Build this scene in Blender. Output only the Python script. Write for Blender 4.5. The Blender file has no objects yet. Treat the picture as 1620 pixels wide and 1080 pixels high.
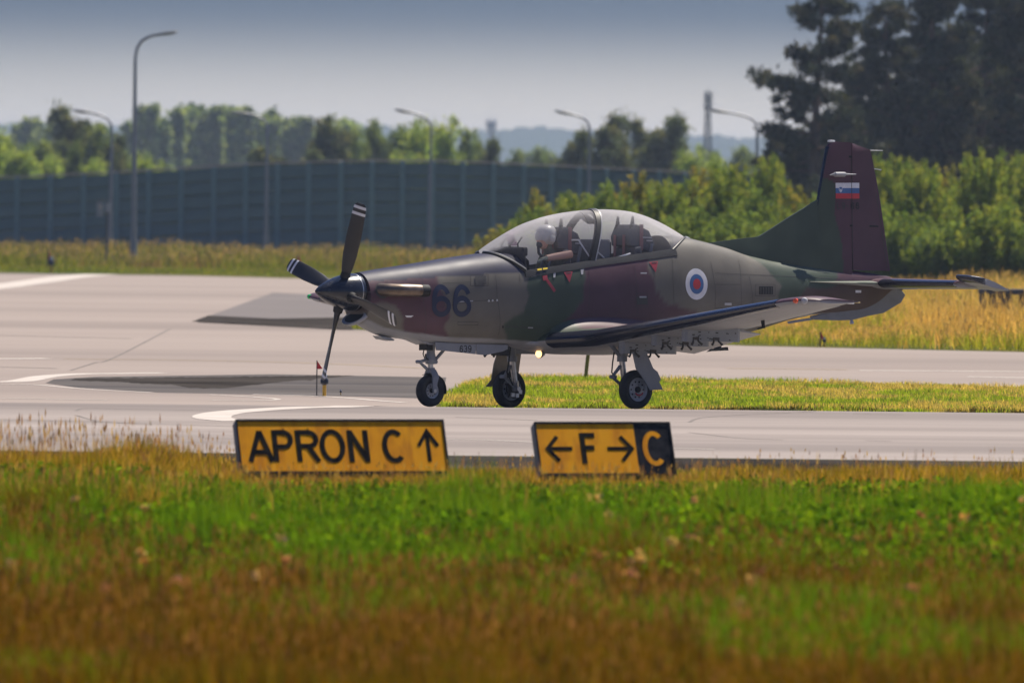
import bpy, bmesh, math, random
import numpy as np
from mathutils import Vector, Matrix
rad = math.radians
random.seed(7); RNG = np.random.default_rng(7)
scene = bpy.context.scene
COL = scene.collection

# ------------------------------------------------------------------ camera, sky, sun, exposure
FPX, CAM_H, HORIZON, ROLL = 10164.0, 2.525, 318.0, rad(0.6)      # measured on the 1620 x 1080 photograph
PITCH = math.atan((540 - HORIZON) / FPX)
_f = np.array([0, math.cos(PITCH), -math.sin(PITCH)]); _u0 = np.array([0, math.sin(PITCH), math.cos(PITCH)]); _r0 = np.array([1.0, 0, 0])
_r = _r0 * math.cos(ROLL) + _u0 * math.sin(ROLL); _u = _u0 * math.cos(ROLL) - _r0 * math.sin(ROLL)
CAM = np.array([0, 0, CAM_H])
cd = bpy.data.cameras.new('camera'); cam = bpy.data.objects.new('camera', cd); COL.objects.link(cam)
cam.matrix_world = Matrix(((_r[0], _u[0], -_f[0], 0), (_r[1], _u[1], -_f[1], 0), (_r[2], _u[2], -_f[2], CAM_H), (0, 0, 0, 1)))
cd.sensor_width = 36.0; cd.lens = FPX / 1620 * 36.0; cd.clip_start = 1.0; cd.clip_end = 30000
cd.dof.use_dof = True; cd.dof.focus_distance = 83.0; cd.dof.aperture_fstop = 2.6
scene.camera = cam

SUN_EL, SUN_AZ = rad(60), rad(43)                                  # azimuth clockwise from +Y (away from the camera)
world = bpy.data.worlds.new('World'); scene.world = world; world.use_nodes = True
wn = world.node_tree; wn.nodes.clear()
sky = wn.nodes.new('ShaderNodeTexSky'); sky.sky_type = 'NISHITA'; sky.sun_disc = False
sky.sun_elevation = SUN_EL; sky.sun_rotation = SUN_AZ; sky.air_density = 1.0; sky.dust_density = 2.5; sky.ozone_density = 1.5
tc = wn.nodes.new('ShaderNodeTexCoord'); sx = wn.nodes.new('ShaderNodeSeparateXYZ')
wn.links.new(tc.outputs['Generated'], sx.inputs[0])
mr = wn.nodes.new('ShaderNodeMapRange'); mr.inputs[1].default_value = 0.003; mr.inputs[2].default_value = 0.031
mr.interpolation_type = 'SMOOTHSTEP'
wn.links.new(sx.outputs['Z'], mr.inputs[0])
tint = wn.nodes.new('ShaderNodeMix'); tint.data_type = 'RGBA'; tint.blend_type = 'MIX'
tint.inputs[6].default_value = (1.08, 1.08, 1.16, 1); tint.inputs[7].default_value = (0.072, 0.108, 0.192, 1)   # slate blue above the bright haze at the horizon
wn.links.new(mr.outputs[0], tint.inputs[0])
mul = wn.nodes.new('ShaderNodeMix'); mul.data_type = 'RGBA'; mul.blend_type = 'MULTIPLY'; mul.inputs[0].default_value = 1
wn.links.new(sky.outputs[0], mul.inputs[6]); wn.links.new(tint.outputs[2], mul.inputs[7])
bg = wn.nodes.new('ShaderNodeBackground'); bg.inputs[1].default_value = 0.15
wo = wn.nodes.new('ShaderNodeOutputWorld')
wn.links.new(mul.outputs[2], bg.inputs[0]); wn.links.new(bg.outputs[0], wo.inputs[0])

sd = bpy.data.lights.new('sun', 'SUN'); sd.energy = 2.2; sd.angle = rad(0.53); sd.color = (1.0, 0.91, 0.78)
sun = bpy.data.objects.new('sun', sd); COL.objects.link(sun)
sdir = Vector((math.sin(SUN_AZ) * math.cos(SUN_EL), math.cos(SUN_AZ) * math.cos(SUN_EL), math.sin(SUN_EL)))
sun.rotation_euler = sdir.to_track_quat('Z', 'Y').to_euler(); sun.location = (30, 60, 60)
vs = scene.view_settings; vs.view_transform = 'Standard'; vs.look = 'None'; vs.exposure = 1.5; vs.gamma = 1.0; vs.use_curve_mapping = False
scene.render.engine = 'CYCLES'
cy = scene.cycles; cy.use_denoising = True; cy.max_bounces = 8; cy.transparent_max_bounces = 24; cy.diffuse_bounces = 3; cy.volume_bounces = 0

# ------------------------------------------------------------------ measuring helpers: photo pixel -> place in metres
def ray(px, py): return _f + _r * ((px - 810) / FPX) - _u * ((py - 540) / FPX)
def atY(px, py, Y):
    r = ray(px, py); return CAM + r * (Y / r[1])
KNEES = [(-2000, -0.15), (62.6, -0.15), (63.3, -0.06), (63.6, 0.0), (78.5, 0.0), (80.0, -0.058), (88.4, -0.330), (20000, -0.330)]
_ky = [k[0] for k in KNEES]; _kz = [k[1] for k in KNEES]
def GZ(Y): return np.interp(Y, _ky, _kz)
def gp(px, py, far=True):
    """the ground point seen at a pixel (far ground beyond the crest of the taxiway, or the near taxiway)"""
    z = -0.33 if far else 0.0
    for _ in range(4):
        r = ray(px, py); P = CAM + r * ((z - CAM_H) / r[2])
        if not far: z = float(GZ(P[1]))
    return P
# aircraft axes: nose, port side, up (it stands on the gently sloping far half of the taxiway)
SL = 0.0322
UP = np.array([0, SL, 1.0]); UP /= np.linalg.norm(UP)
TH = rad(39.5)
NOSE = np.array([-math.cos(TH), -math.sin(TH), 0]); NOSE -= UP * (NOSE @ UP); NOSE /= np.linalg.norm(NOSE)
PORT = np.cross(UP, NOSE)
ORG = atY(905.4, 616, 84.0); ORG[2] = float(GZ(84.0))
def S(px, py, y):
    """aircraft (x, z) of a pixel, on the plane at y metres to port"""
    r = ray(px, py); A = CAM - ORG; t = (y - A @ PORT) / (r @ PORT); q = A + r * t
    return float(q @ NOSE), float(q @ UP)
def SX(px, py, x):
    r = ray(px, py); A = CAM - ORG; t = (x - A @ NOSE) / (r @ NOSE); q = A + r * t
    return float(q @ PORT), float(q @ UP)

# ------------------------------------------------------------------ object helpers
def tag(o, label=None, cat=None, group=None, kind=None):
    if label: o['label'] = label
    if cat: o['category'] = cat
    if group: o['group'] = group
    if kind: o['kind'] = kind
    return o
def link(name, me, parent=None):
    o = bpy.data.objects.new(name, me); COL.objects.link(o)
    if parent: o.parent = parent
    return o
def empty(name, loc=(0, 0, 0), rz=0.0, parent=None):
    o = link(name, None, parent); o.location = loc; o.rotation_euler = (0, 0, rz); o.empty_display_size = 0.3
    return o
def children(o): return [c for c in bpy.data.objects if c.parent == o]
def copy_tree(o, parent=None):
    c = o.copy(); COL.objects.link(c)
    if parent: c.parent = parent
    for ch in o.children: copy_tree(ch, c)
    return c
def np_mesh(name, V, Fq, mat, col=None, smooth=False):
    """fast mesh from arrays; Fq is (n,3) or (n,4); col per vertex"""
    V = np.asarray(V, np.float32); Fq = np.asarray(Fq, np.int32)
    me = bpy.data.meshes.new(name); n, k = Fq.shape
    me.vertices.add(len(V)); me.vertices.foreach_set('co', V.ravel())
    me.loops.add(n * k); me.loops.foreach_set('vertex_index', Fq.ravel())
    me.polygons.add(n); me.polygons.foreach_set('loop_start', np.arange(0, n * k, k, dtype=np.int32))
    if smooth: me.polygons.foreach_set('use_smooth', np.ones(n, bool))
    me.update(calc_edges=True)
    if col is not None:
        a = me.color_attributes.new('Col', 'FLOAT_COLOR', 'POINT')
        c4 = np.ones((len(V), 4), np.float32); c4[:, :3] = col; a.data.foreach_set('color', c4.ravel())
    if mat: me.materials.append(mat)
    return me
class MB:
    """collects shapes and links them as ONE mesh object"""
    def __init__(s): s.v = []; s.f = []
    def add(s, v, f):
        b = len(s.v); s.v += [tuple(p) for p in v]; s.f += [tuple(i + b for i in q) for q in f]; return s
    def box(s, c, d, R=None):
        x, y, z = [k / 2 for k in d]
        v = [Vector(p) for p in ((-x, -y, -z), (x, -y, -z), (x, y, -z), (-x, y, -z), (-x, -y, z), (x, -y, z), (x, y, z), (-x, y, z))]
        if R: v = [R @ p for p in v]
        return s.add([p + Vector(c) for p in v], [(0, 3, 2, 1), (4, 5, 6, 7), (0, 1, 5, 4), (1, 2, 6, 5), (2, 3, 7, 6), (3, 0, 4, 7)])
    def tube(s, pts, r, n=10, cap=True, sq=1.0):
        pts = [Vector(p) for p in pts]; rs = r if isinstance(r, (list, tuple)) else [r] * len(pts)
        rings = []; ref = None
        for i, p in enumerate(pts):
            t = (pts[min(i + 1, len(pts) - 1)] - pts[max(i - 1, 0)]).normalized()
            if ref is None:
                ref = Vector((0, 0, 1)) if abs(t.z) < 0.9 else Vector((1, 0, 0))
            a = (ref - t * ref.dot(t)).normalized(); b = t.cross(a); ref = a
            rings.append([p + (a * math.cos(q) + b * math.sin(q) * sq) * rs[i] for q in [2 * math.pi * k / n for k in range(n)]])
        return s.loft(rings, cap)
    def loft(s, rings, cap=True, closed=True):
        n = len(rings[0]); v = [p for R in rings for p in R]; f = []
        for i in range(len(rings) - 1):
            for k in range(n if closed else n - 1):
                k2 = (k + 1) % n; f.append((i * n + k, i * n + k2, (i + 1) * n + k2, (i + 1) * n + k))
        if cap and closed:
            f.append(tuple(range(n - 1, -1, -1))); f.append(tuple((len(rings) - 1) * n + k for k in range(n)))
        return s.add(v, f)
    def lathe(s, prof, c, axis, n=32, cap=True):
        """profile of (radius, distance along axis)"""
        ax = Vector(axis).normalized(); ref = Vector((0, 0, 1)) if abs(ax.z) < 0.9 else Vector((1, 0, 0))
        a = (ref - ax * ref.dot(ax)).normalized(); b = ax.cross(a)
        return s.loft([[Vector(c) + ax * h + (a * math.cos(2 * math.pi * k / n) + b * math.sin(2 * math.pi * k / n)) * max(r, 1e-4) for k in range(n)] for r, h in prof], cap)
    def prism(s, poly, thick, fn):
        """flat polygon in 2D, given thickness; fn(u, v, w) -> 3D"""
        n = len(poly); h = thick / 2
        v = [fn(a, b, -h) for a, b in poly] + [fn(a, b, h) for a, b in poly]
        f = [tuple(range(n - 1, -1, -1)), tuple(range(n, 2 * n))] + [(k, (k + 1) % n, n + (k + 1) % n, n + k) for k in range(n)]
        return s.add(v, f)
    def build(s, name, mat, parent=None, smooth=False, bevel=0.0, angle=40):
        me = bpy.data.meshes.new(name); me.from_pydata([tuple(p) for p in s.v], [], s.f)
        bm = bmesh.new(); bm.from_mesh(me); bmesh.ops.recalc_face_normals(bm, faces=bm.faces)
        if bevel:
            bmesh.ops.bevel(bm, geom=[e for e in bm.edges if e.is_manifold and e.calc_face_angle(0) > 0.6], offset=bevel, segments=2, affect='EDGES', profile=0.5)
        if smooth:
            for f in bm.faces: f.smooth = True
            for e in bm.edges:
                if e.is_manifold and e.calc_face_angle(0) > rad(angle): e.smooth = False
        bm.to_mesh(me); bm.free()
        if mat: me.materials.append(mat)
        return link(name, me, parent)

# ------------------------------------------------------------------ materials
def nodes_of(name):
    m = bpy.data.materials.new(name); m.use_nodes = True; t = m.node_tree; return m, t, t.nodes['Principled BSDF']
def M(name, col, rough=0.6, metal=0.0, var=0.12, scale=6.0, bump=0.0, bscale=60.0, spec=0.5, attr=False, coat=0.0):
    """painted or bare surface: base colour with a little uneven wear"""
    m, t, p = nodes_of(name); N = t.nodes; L = t.links
    tx = N.new('ShaderNodeTexCoord'); nz = N.new('ShaderNodeTexNoise'); nz.inputs['Scale'].default_value = scale; nz.inputs['Detail'].default_value = 5
    L.new(tx.outputs['Object'], nz.inputs['Vector'])
    r = N.new('ShaderNodeMapRange'); r.inputs[1].default_value = 0.3; r.inputs[2].default_value = 0.7; r.inputs[3].default_value = 1 - var; r.inputs[4].default_value = 1 + var
    L.new(nz.outputs[0], r.inputs[0])
    x = N.new('ShaderNodeMix'); x.data_type = 'RGBA'; x.blend_type = 'MULTIPLY'; x.inputs[0].default_value = 1
    if attr:
        a = N.new('ShaderNodeAttribute'); a.attribute_name = 'Col'; L.new(a.outputs['Color'], x.inputs[6])
    else: x.inputs[6].default_value = (*col, 1)
    L.new(r.outputs[0], x.inputs[7]); L.new(x.outputs[2], p.inputs['Base Color'])
    r2 = N.new('ShaderNodeMapRange'); r2.inputs[3].default_value = max(rough - 0.08, 0.03); r2.inputs[4].default_value = min(rough + 0.1, 1)
    L.new(nz.outputs[0], r2.inputs[0]); L.new(r2.outputs[0], p.inputs['Roughness'])
    p.inputs['Metallic'].default_value = metal; p.inputs['Specular IOR Level'].default_value = spec; p.inputs['Coat Weight'].default_value = coat
    if bump:
        n2 = N.new('ShaderNodeTexNoise'); n2.inputs['Scale'].default_value = bscale; n2.inputs['Detail'].default_value = 4
        L.new(tx.outputs['Object'], n2.inputs['Vector']); b = N.new('ShaderNodeBump'); b.inputs['Strength'].default_value = bump; b.inputs['Distance'].default_value = 0.02
        L.new(n2.outputs[0], b.inputs['Height']); L.new(b.outputs[0], p.inputs['Normal'])
    return m
def leaf_mat(name, transl=0.45, tcol=(1.25, 1.15, 0.5), gloss=0.012):
    m = bpy.data.materials.new(name); m.use_nodes = True; t = m.node_tree; N = t.nodes; L = t.links; N.clear()
    a = N.new('ShaderNodeAttribute'); a.attribute_name = 'Col'
    d = N.new('ShaderNodeBsdfDiffuse'); tr = N.new('ShaderNodeBsdfTranslucent'); g = N.new('ShaderNodeBsdfGlossy'); g.inputs['Roughness'].default_value = 0.55
    x = N.new('ShaderNodeMix'); x.data_type = 'RGBA'; x.blend_type = 'MULTIPLY'; x.inputs[0].default_value = 1; x.inputs[7].default_value = (*tcol, 1)
    L.new(a.outputs['Color'], x.inputs[6]); L.new(a.outputs['Color'], d.inputs[0]); L.new(x.outputs[2], tr.inputs[0]); g.inputs[0].default_value = (0.6, 0.6, 0.6, 1)
    m1 = N.new('ShaderNodeMixShader'); m1.inputs[0].default_value = transl; L.new(d.outputs[0], m1.inputs[1]); L.new(tr.outputs[0], m1.inputs[2])
    m2 = N.new('ShaderNodeMixShader'); m2.inputs[0].default_value = gloss; L.new(m1.outputs[0], m2.inputs[1]); L.new(g.outputs[0], m2.inputs[2])
    o = N.new('ShaderNodeOutputMaterial'); L.new(m2.outputs[0], o.inputs[0]); return m
def ground_mat(name, c1, c2, scale, stretch=(1, 1, 1), c3=None, s3=0.3, rough=0.9, bump=0.3, spec=0.0):
    m, t, p = nodes_of(name); N = t.nodes; L = t.links
    tx = N.new('ShaderNodeTexCoord'); mp = N.new('ShaderNodeMapping'); mp.inputs['Scale'].default_value = stretch
    L.new(tx.outputs['Object'], mp.inputs[0])
    n1 = N.new('ShaderNodeTexNoise'); n1.inputs['Scale'].default_value = scale; n1.inputs['Detail'].default_value = 8; n1.inputs['Roughness'].default_value = 0.65
    L.new(mp.outputs[0], n1.inputs['Vector'])
    cr = N.new('ShaderNodeValToRGB'); cr.color_ramp.elements[0].position = 0.35; cr.color_ramp.elements[1].position = 0.68
    cr.color_ramp.elements[0].color = (*c1, 1); cr.color_ramp.elements[1].color = (*c2, 1)
    L.new(n1.outputs[0], cr.inputs[0]); out = cr.outputs[0]
    if c3:
        n3 = N.new('ShaderNodeTexNoise'); n3.inputs['Scale'].default_value = s3; n3.inputs['Detail'].default_value = 6; L.new(mp.outputs[0], n3.inputs['Vector'])
        r3 = N.new('ShaderNodeMapRange'); r3.inputs[1].default_value = 0.48; r3.inputs[2].default_value = 0.66; L.new(n3.outputs[0], r3.inputs[0])
        x = N.new('ShaderNodeMix'); x.data_type = 'RGBA'; x.inputs[7].default_value = (*c3, 1); L.new(r3.outputs[0], x.inputs[0]); L.new(out, x.inputs[6]); out = x.outputs[2]
    L.new(out, p.inputs['Base Color']); p.inputs['Roughness'].default_value = rough; p.inputs['Specular IOR Level'].default_value = spec
    if bump:
        n2 = N.new('ShaderNodeTexNoise'); n2.inputs['Scale'].default_value = 30; n2.inputs['Detail'].default_value = 6; L.new(tx.outputs['Object'], n2.inputs['Vector'])
        b = N.new('ShaderNodeBump'); b.inputs['Strength'].default_value = bump; b.inputs['Distance'].default_value = 0.01; L.new(n2.outputs[0], b.inputs['Height']); L.new(b.outputs[0], p.inputs['Normal'])
    return m

# ------------------------------------------------------------------ ground, taxiways, markings
m_soil = ground_mat('soil_and_grass', (0.075, 0.085, 0.022), (0.16, 0.13, 0.045), 0.8, c3=(0.05, 0.075, 0.018), s3=0.15)
m_conc = ground_mat('concrete', (0.275, 0.240, 0.218), (0.395, 0.343, 0.310), 0.6, stretch=(0.06, 1.0, 1), c3=(0.205, 0.180, 0.168), s3=0.16, rough=0.85, bump=0.15)
m_conc2 = ground_mat('far_concrete', (0.320, 0.270, 0.238), (0.365, 0.310, 0.274), 0.35, stretch=(0.08, 0.6, 1), c3=(0.27, 0.230, 0.206), s3=0.11, rough=0.85, bump=0.15)
m_asph = ground_mat('asphalt', (0.175, 0.158, 0.152), (0.235, 0.212, 0.202), 0.8, stretch=(0.2, 1, 1), rough=0.9)
m_asph_mid = ground_mat('worn_asphalt', (0.105, 0.095, 0.090), (0.160, 0.145, 0.137), 0.8, stretch=(0.2, 1, 1), c3=(0.10, 0.092, 0.09), s3=0.5, rough=0.9)
m_asph_dark = ground_mat('fresh_asphalt', (0.028, 0.025, 0.023), (0.085, 0.074, 0.066), 1.2, stretch=(0.25, 1, 1), rough=0.92)
m_white = ground_mat('white_marking', (0.52, 0.465, 0.415), (0.62, 0.56, 0.50), 2.0, rough=0.8, bump=0.1)
m_yellow = ground_mat('yellow_marking', (0.40, 0.315, 0.215), (0.44, 0.35, 0.24), 2.0, rough=0.8, bump=0.1)
m_joint = ground_mat('tar_joint', (0.20, 0.18, 0.165), (0.27, 0.24, 0.22), 2.0, rough=0.9)

def sheet(name, poly, dz, mat, kind='structure', label=None):
    """flat ground polygon (x, y) laid on the ground profile, dz above it"""
    bm = bmesh.new(); bm.faces.new([bm.verts.new((p[0], p[1], 0)) for p in poly])
    ys = [p[1] for p in poly]
    for ky in _ky:
        if min(ys) + 1e-4 < ky < max(ys) - 1e-4:
            bmesh.ops.bisect_plane(bm, geom=bm.verts[:] + bm.edges[:] + bm.faces[:], plane_co=(0, ky, 0), plane_no=(0, 1, 0))
    bmesh.ops.triangulate(bm, faces=bm.faces[:])
    for v in bm.verts: v.co.z = float(GZ(v.co.y)) + dz
    bmesh.ops.recalc_face_normals(bm, faces=bm.faces)
    if sum(f.normal.z for f in bm.faces) < 0: bmesh.ops.reverse_faces(bm, faces=bm.faces)
    me = bpy.data.meshes.new(name); bm.to_mesh(me); bm.free(); me.materials.append(mat)
    return tag(link(name, me), label, None, None, kind)
def spline(pts, n=7):
    """smooth curve through measured ground points"""
    P = [np.array(p[:2], float) for p in pts]
    if len(P) < 3: return P
    P = [2 * P[0] - P[1]] + P + [2 * P[-1] - P[-2]]; out = []
    for a, b, c, d in zip(P, P[1:], P[2:], P[3:]):
        for k in range(n):
            t = k / n; out.append(0.5 * (2 * b + (c - a) * t + (2 * a - 5 * b + 4 * c - d) * t * t + (3 * b - a - 3 * c + d) * t ** 3))
    return out + [P[-2]]
def strip(pts, w):
    """ribbon polygon of width w along ground points"""
    pts = spline(pts)
    L_, R_ = [], []
    for i, p in enumerate(pts):
        a = np.array(pts[max(i - 1, 0)][:2]); b = np.array(pts[min(i + 1, len(pts) - 1)][:2]); t = (b - a) / np.linalg.norm(b - a)
        n = np.array([-t[1], t[0]]) * w / 2; L_.append(np.array(p[:2]) + n); R_.append(np.array(p[:2]) - n)
    return L_ + R_[::-1]
def wob(p0, p1, n, amp, seed):
    """a worn edge between two ground points"""
    g = np.random.default_rng(seed); t = np.linspace(0, 1, n)[:, None]; q = np.array(p0[:2]) * (1 - t) + np.array(p1[:2]) * t
    q[1:-1, 1] += g.normal(0, amp, n - 2); return [tuple(k) for k in q]

sheet('ground', [(-4000, -600), (4000, -600), (4000, 9000), (-4000, 9000)], 0.0, m_soil)
# near taxiway in front of and under the aircraft
sheet('taxiway', [(-90, 63.6), (90, 63.6), (90, 88.0), (-90, 88.0)], 0.0015, m_conc)
sheet('taxiway_shoulder', [(-90, 62.75), (90, 62.75), (90, 63.58), (-90, 63.58)], 0.002, m_asph_dark)
# far apron on the left, far taxiway on the right, beyond the grass island
A = lambda x, y: tuple(gp(x, y)[:2])
apron = [(-140, 87.9), (A(694, 627)[0], 87.9), A(700, 629), A(735, 606), A(790, 594), A(1000, 598), A(1300, 604), A(1620, 612), (60, 100), (60, 113),
         A(1620, 557), A(1400, 552), A(1180, 547), A(900, 536), A(553, 521), A(556, 505), A(600, 480), A(640, 446), A(480, 441), A(300, 436), A(0, 432), (-140, 234)]
sheet('apron', apron, 0.0015, m_conc2)
lines = []
def line(name, px, w, mat, dz=0.0052, far=True): sheet(name, strip([gp(a, b, far)[:2] for a, b in px], w), dz, mat)
sheet('asphalt_patch', [A(310, 507), A(432, 463), A(548, 469), A(556, 505), A(553, 512), A(430, 507)], 0.003, m_asph)
sheet('asphalt_patch_edge', wob(gp(303, 509), gp(560, 522), 40, 0.16, 3) + [A(556, 502), A(430, 504), A(330, 499)], 0.0042, m_asph_dark)
sheet('asphalt_strip', [A(72, 606), A(85, 600), A(150, 596)] + [A(430, 592), A(706, 597), A(700, 631), A(560, 627), A(250, 621), A(120, 613)], 0.003, m_asph_mid)
sheet('asphalt_strip_dark', wob(gp(120, 598.5), gp(560, 594), 70, 0.16, 5) + wob(gp(520, 598), gp(400, 609), 14, 0.25, 6) + wob(gp(360, 614), gp(300, 614), 6, 0.2, 9) + wob(gp(270, 608), gp(110, 602), 20, 0.2, 8), 0.0042, m_asph_dark)
line('edge_line', [(-20, 604), (30, 603), (70, 596), (120, 592), (180, 591), (260, 590)], 0.42, m_white)
line('edge_line', [(0, 608), (60, 609), (130, 615), (240, 621)], 0.12, m_white)
line('edge_line', [(330, 624), (400, 628), (440, 632), (395, 634), (330, 633)], 0.10, m_white)
line('edge_line', [(400, 624), (480, 626), (540, 629), (600, 634), (640, 637)], 0.14, m_white)
line('centre_line', [(-40, 568), (76, 567)], 0.45, m_white)
line('centre_line', [(100, 568), (300, 570), (500, 575), (680, 583)], 0.16, m_yellow)
line('centre_line', [(1150, 583), (1260, 584), (1340, 585)], 0.2, m_yellow)
line('centre_line', [(1360, 586), (1500, 587), (1640, 588)], 0.35, m_white)
line('centre_line', [(1530, 596), (1640, 598)], 0.35, m_white)
line('edge_line', [(-60, 460), (0, 453), (60, 445), (110, 438), (160, 434)], 1.3, m_white)
line('expansion_joint', [(-20, 580), (90, 583)], 0.12, m_joint)
line('expansion_joint', [(112, 586), (150, 574), (180, 566), (270, 520)], 0.05, m_joint)
line('expansion_joint', [(-20, 530), (90, 533), (210, 536)], 0.12, m_joint)
line('edge_line', [(-30, 630), (0, 630), (170, 633)], 0.10, m_white)
line('edge_line', [(380, 666), (345, 663), (335, 660), (342, 656), (375, 651), (470, 645), (560, 642.5), (680, 641)], 0.45, m_white, far=False)
line('taxi_line', [(690, 642.5), (860, 644.5), (1010, 647)], 0.12, m_yellow, far=False)
line('hold_line', [(700, 695), (760, 696), (850, 700), (1000, 707), (1130, 711)], 0.09, m_white, far=False)
for px in ([(120, 650), (135, 646), (200, 647), (330, 649)], [(-40, 663), (100, 666), (380, 675)], [(60, 688), (250, 690), (380, 694)], [(120, 657), (160, 667), (240, 672)],
           [(1090, 668), (1110, 661), (1180, 656), (1290, 651)], [(1090, 684), (1170, 693), (1240, 696)], [(1350, 655), (1430, 656)], [(1370, 697), (1410, 698)], [(720, 660), (800, 663), (850, 665)]):
    line('tyre_mark', px, 0.045, m_joint, 0.0032, False)

for yy in (66.4, 70.2, 74.0, 77.8): sheet('slab_joint', [(-90, yy), (90, yy), (90, yy + 0.02), (-90, yy + 0.02)], 0.0024, m_joint)

# ------------------------------------------------------------------ vegetation
m_leaf = leaf_mat('leaves', 0.5); m_needle = leaf_mat('needles', 0.25, (1.2, 1.1, 0.6)); m_blade = leaf_mat('grass_blades', 0.62, (1.55, 1.30, 0.4), 0.0)
m_bark = M('bark', (0.09, 0.065, 0.05), 0.9, var=0.35, scale=3, bump=0.5, bscale=20)
m_pinebark = M('pine_bark', (0.13, 0.075, 0.05), 0.9, var=0.4, scale=2, bump=0.5, bscale=15)

def mixcol(g, n, cols, jit=0.18):
    cols = np.array(cols); c = cols[g.integers(0, len(cols), n)] * (1 + g.normal(0, jit, (n, 1))); return np.clip(c, 0.004, 0.9)
def leaf_cloud(g, centres, csize, per, leaf, cols, asp=1.6, up=0.3, clumpvar=0.22):
    """leaf-sized quads gathered in clumps"""
    C = np.repeat(np.asarray(centres, float), per, 0); n = len(C)
    cs = np.repeat(np.broadcast_to(np.asarray(csize, float).reshape(-1, 1) if np.ndim(csize) == 1 else np.full((len(centres), 1), csize), (len(centres), 1)), per, 0)
    P = C + g.normal(0, 1, (n, 3)) * cs * np.array([0.5, 0.5, 0.42])
    a = g.normal(0, 1, (n, 3)); a[:, 2] += up; a /= np.linalg.norm(a, axis=1, keepdims=True)
    b = np.cross(a, g.normal(0, 1, (n, 3))); b /= np.linalg.norm(b, axis=1, keepdims=True)
    sz = leaf * g.uniform(0.6, 1.35, (n, 1)); a *= sz * asp / 2; b *= sz / 2
    V = np.stack([P - a, P + b, P + a, P - b], 1).reshape(-1, 3)
    cc = np.repeat(mixcol(g, len(centres), cols, clumpvar), per, 0) * (1 + g.normal(0, 0.15, (n, 1)))
    return V, np.arange(n * 4).reshape(-1, 4), np.repeat(np.clip(cc, 0.003, 0.9), 4, 0)
def tree_trunk(h, r, limbs, seed, mat, name='trunk', parent=None, bend=0.04):
    g = random.Random(seed); mb = MB(); pts = [(g.uniform(-bend, bend) * h * (i > 0), g.uniform(-bend, bend) * h * (i > 0), h * i / 5) for i in range(6)]
    mb.tube(pts, [r * (1 - 0.8 * i / 5) for i in range(6)], 8)
    for (z0, ang, ln, rise) in limbs:
        i = min(int(z0 / h * 5), 4); p = Vector(pts[i]).lerp(Vector(pts[i + 1]), z0 / h * 5 - i)
        e = p + Vector((math.cos(ang) * ln, math.sin(ang) * ln, rise)); m = p.lerp(e, 0.5) + Vector((0, 0, -0.06 * ln))
        rr = r * (1 - 0.75 * z0 / h) * 0.42; mb.tube([p, m, e], [rr, rr * 0.7, rr * 0.3], 6)
    return mb
def broad_mesh(seed, h, w, n, leaf, cols, shape='round', per=42, csz=0.55):
    """crown mesh + trunk mesh of a broadleaf tree h metres tall and w wide (origin at the foot)"""
    g = np.random.default_rng(seed); C = []
    nb = {'round': 13, 'tall': 12, 'cone': 13, 'loose': 15}[shape]; blobs = []
    for k in range(nb):
        t = (k + 0.5) / nb; ang = g.uniform(0, 6.28)
        prof = {'round': 1.0 - 0.55 * t ** 3, 'tall': 0.85 - 0.45 * t ** 2, 'cone': 1.08 - 0.78 * t, 'loose': 1.0 - 0.4 * t ** 2}[shape]
        rr = w / 2 * prof; off = rr * g.uniform(0.25, 0.75)
        blobs.append((math.cos(ang) * off, math.sin(ang) * off, h * (0.20 + 0.68 * t), w / 2 * prof ** 0.5 * g.uniform(0.36, 0.56), h * g.uniform(0.09, 0.15)))
    while len(C) < n:
        b = blobs[g.integers(0, nb)]; d = g.normal(0, 1, 3); d /= np.linalg.norm(d); r = g.uniform(0.55, 1.0) ** 0.6
        C.append([b[0] + d[0] * b[3] * r, b[1] + d[1] * b[3] * r, min(b[2] + d[2] * b[4] * r * 1.3, h)])
    V, F, K = leaf_cloud(g, C, g.uniform(0.6, 1.3, n) * csz, per, leaf, cols)
    limbs = [(h * g.uniform(0.2, 0.75), g.uniform(0, 6.28), w * g.uniform(0.2, 0.42), h * g.uniform(0.05, 0.18)) for _ in range(9)]
    return np_mesh('crown', V, F, m_leaf, K), tree_trunk(h * 0.9, 0.03 * h ** 0.9 * 0.6, limbs, seed, m_bark)
def shrub_mesh(seed, h, w, nshoot, cols, leaf=0.065, per=20):
    """willow-like shrub: many leafy upright shoots"""
    g = np.random.default_rng(seed); C = []; S_ = []; mb = MB()
    for k in range(nshoot):
        a = g.uniform(0, 6.28); r = w / 2 * math.sqrt(g.uniform(0, 1)); hh = h * (1 - 0.42 * (r / (w / 2)) ** 2) * g.uniform(0.62, 1.0)
        x, y = r * math.cos(a), r * math.sin(a); lean = g.normal(0, 0.12, 2)
        b0 = (x * 0.25, y * 0.25, 0.0); tip = np.array([x + lean[0] * hh, y + lean[1] * hh, hh])
        if k % 6 == 0: mb.tube([b0, (x * 0.75, y * 0.75, hh * 0.5), tuple(tip)], [0.035, 0.02, 0.006], 5)
        ns = max(5, int(hh * 5))
        for t in np.linspace(0.12, 1.0, ns):
            p = np.array(b0) * (1 - t) ** 2 + np.array([x, y, hh * 0.55]) * 2 * t * (1 - t) + tip * t * t
            C.append(p); S_.append(0.30 * (1.25 - 0.75 * t))
    V, F, K = leaf_cloud(g, C, np.array(S_), per, leaf, cols, asp=2.6, up=1.0, clumpvar=0.13)
    return np_mesh('crown', V, F, m_leaf, K), mb
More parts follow.
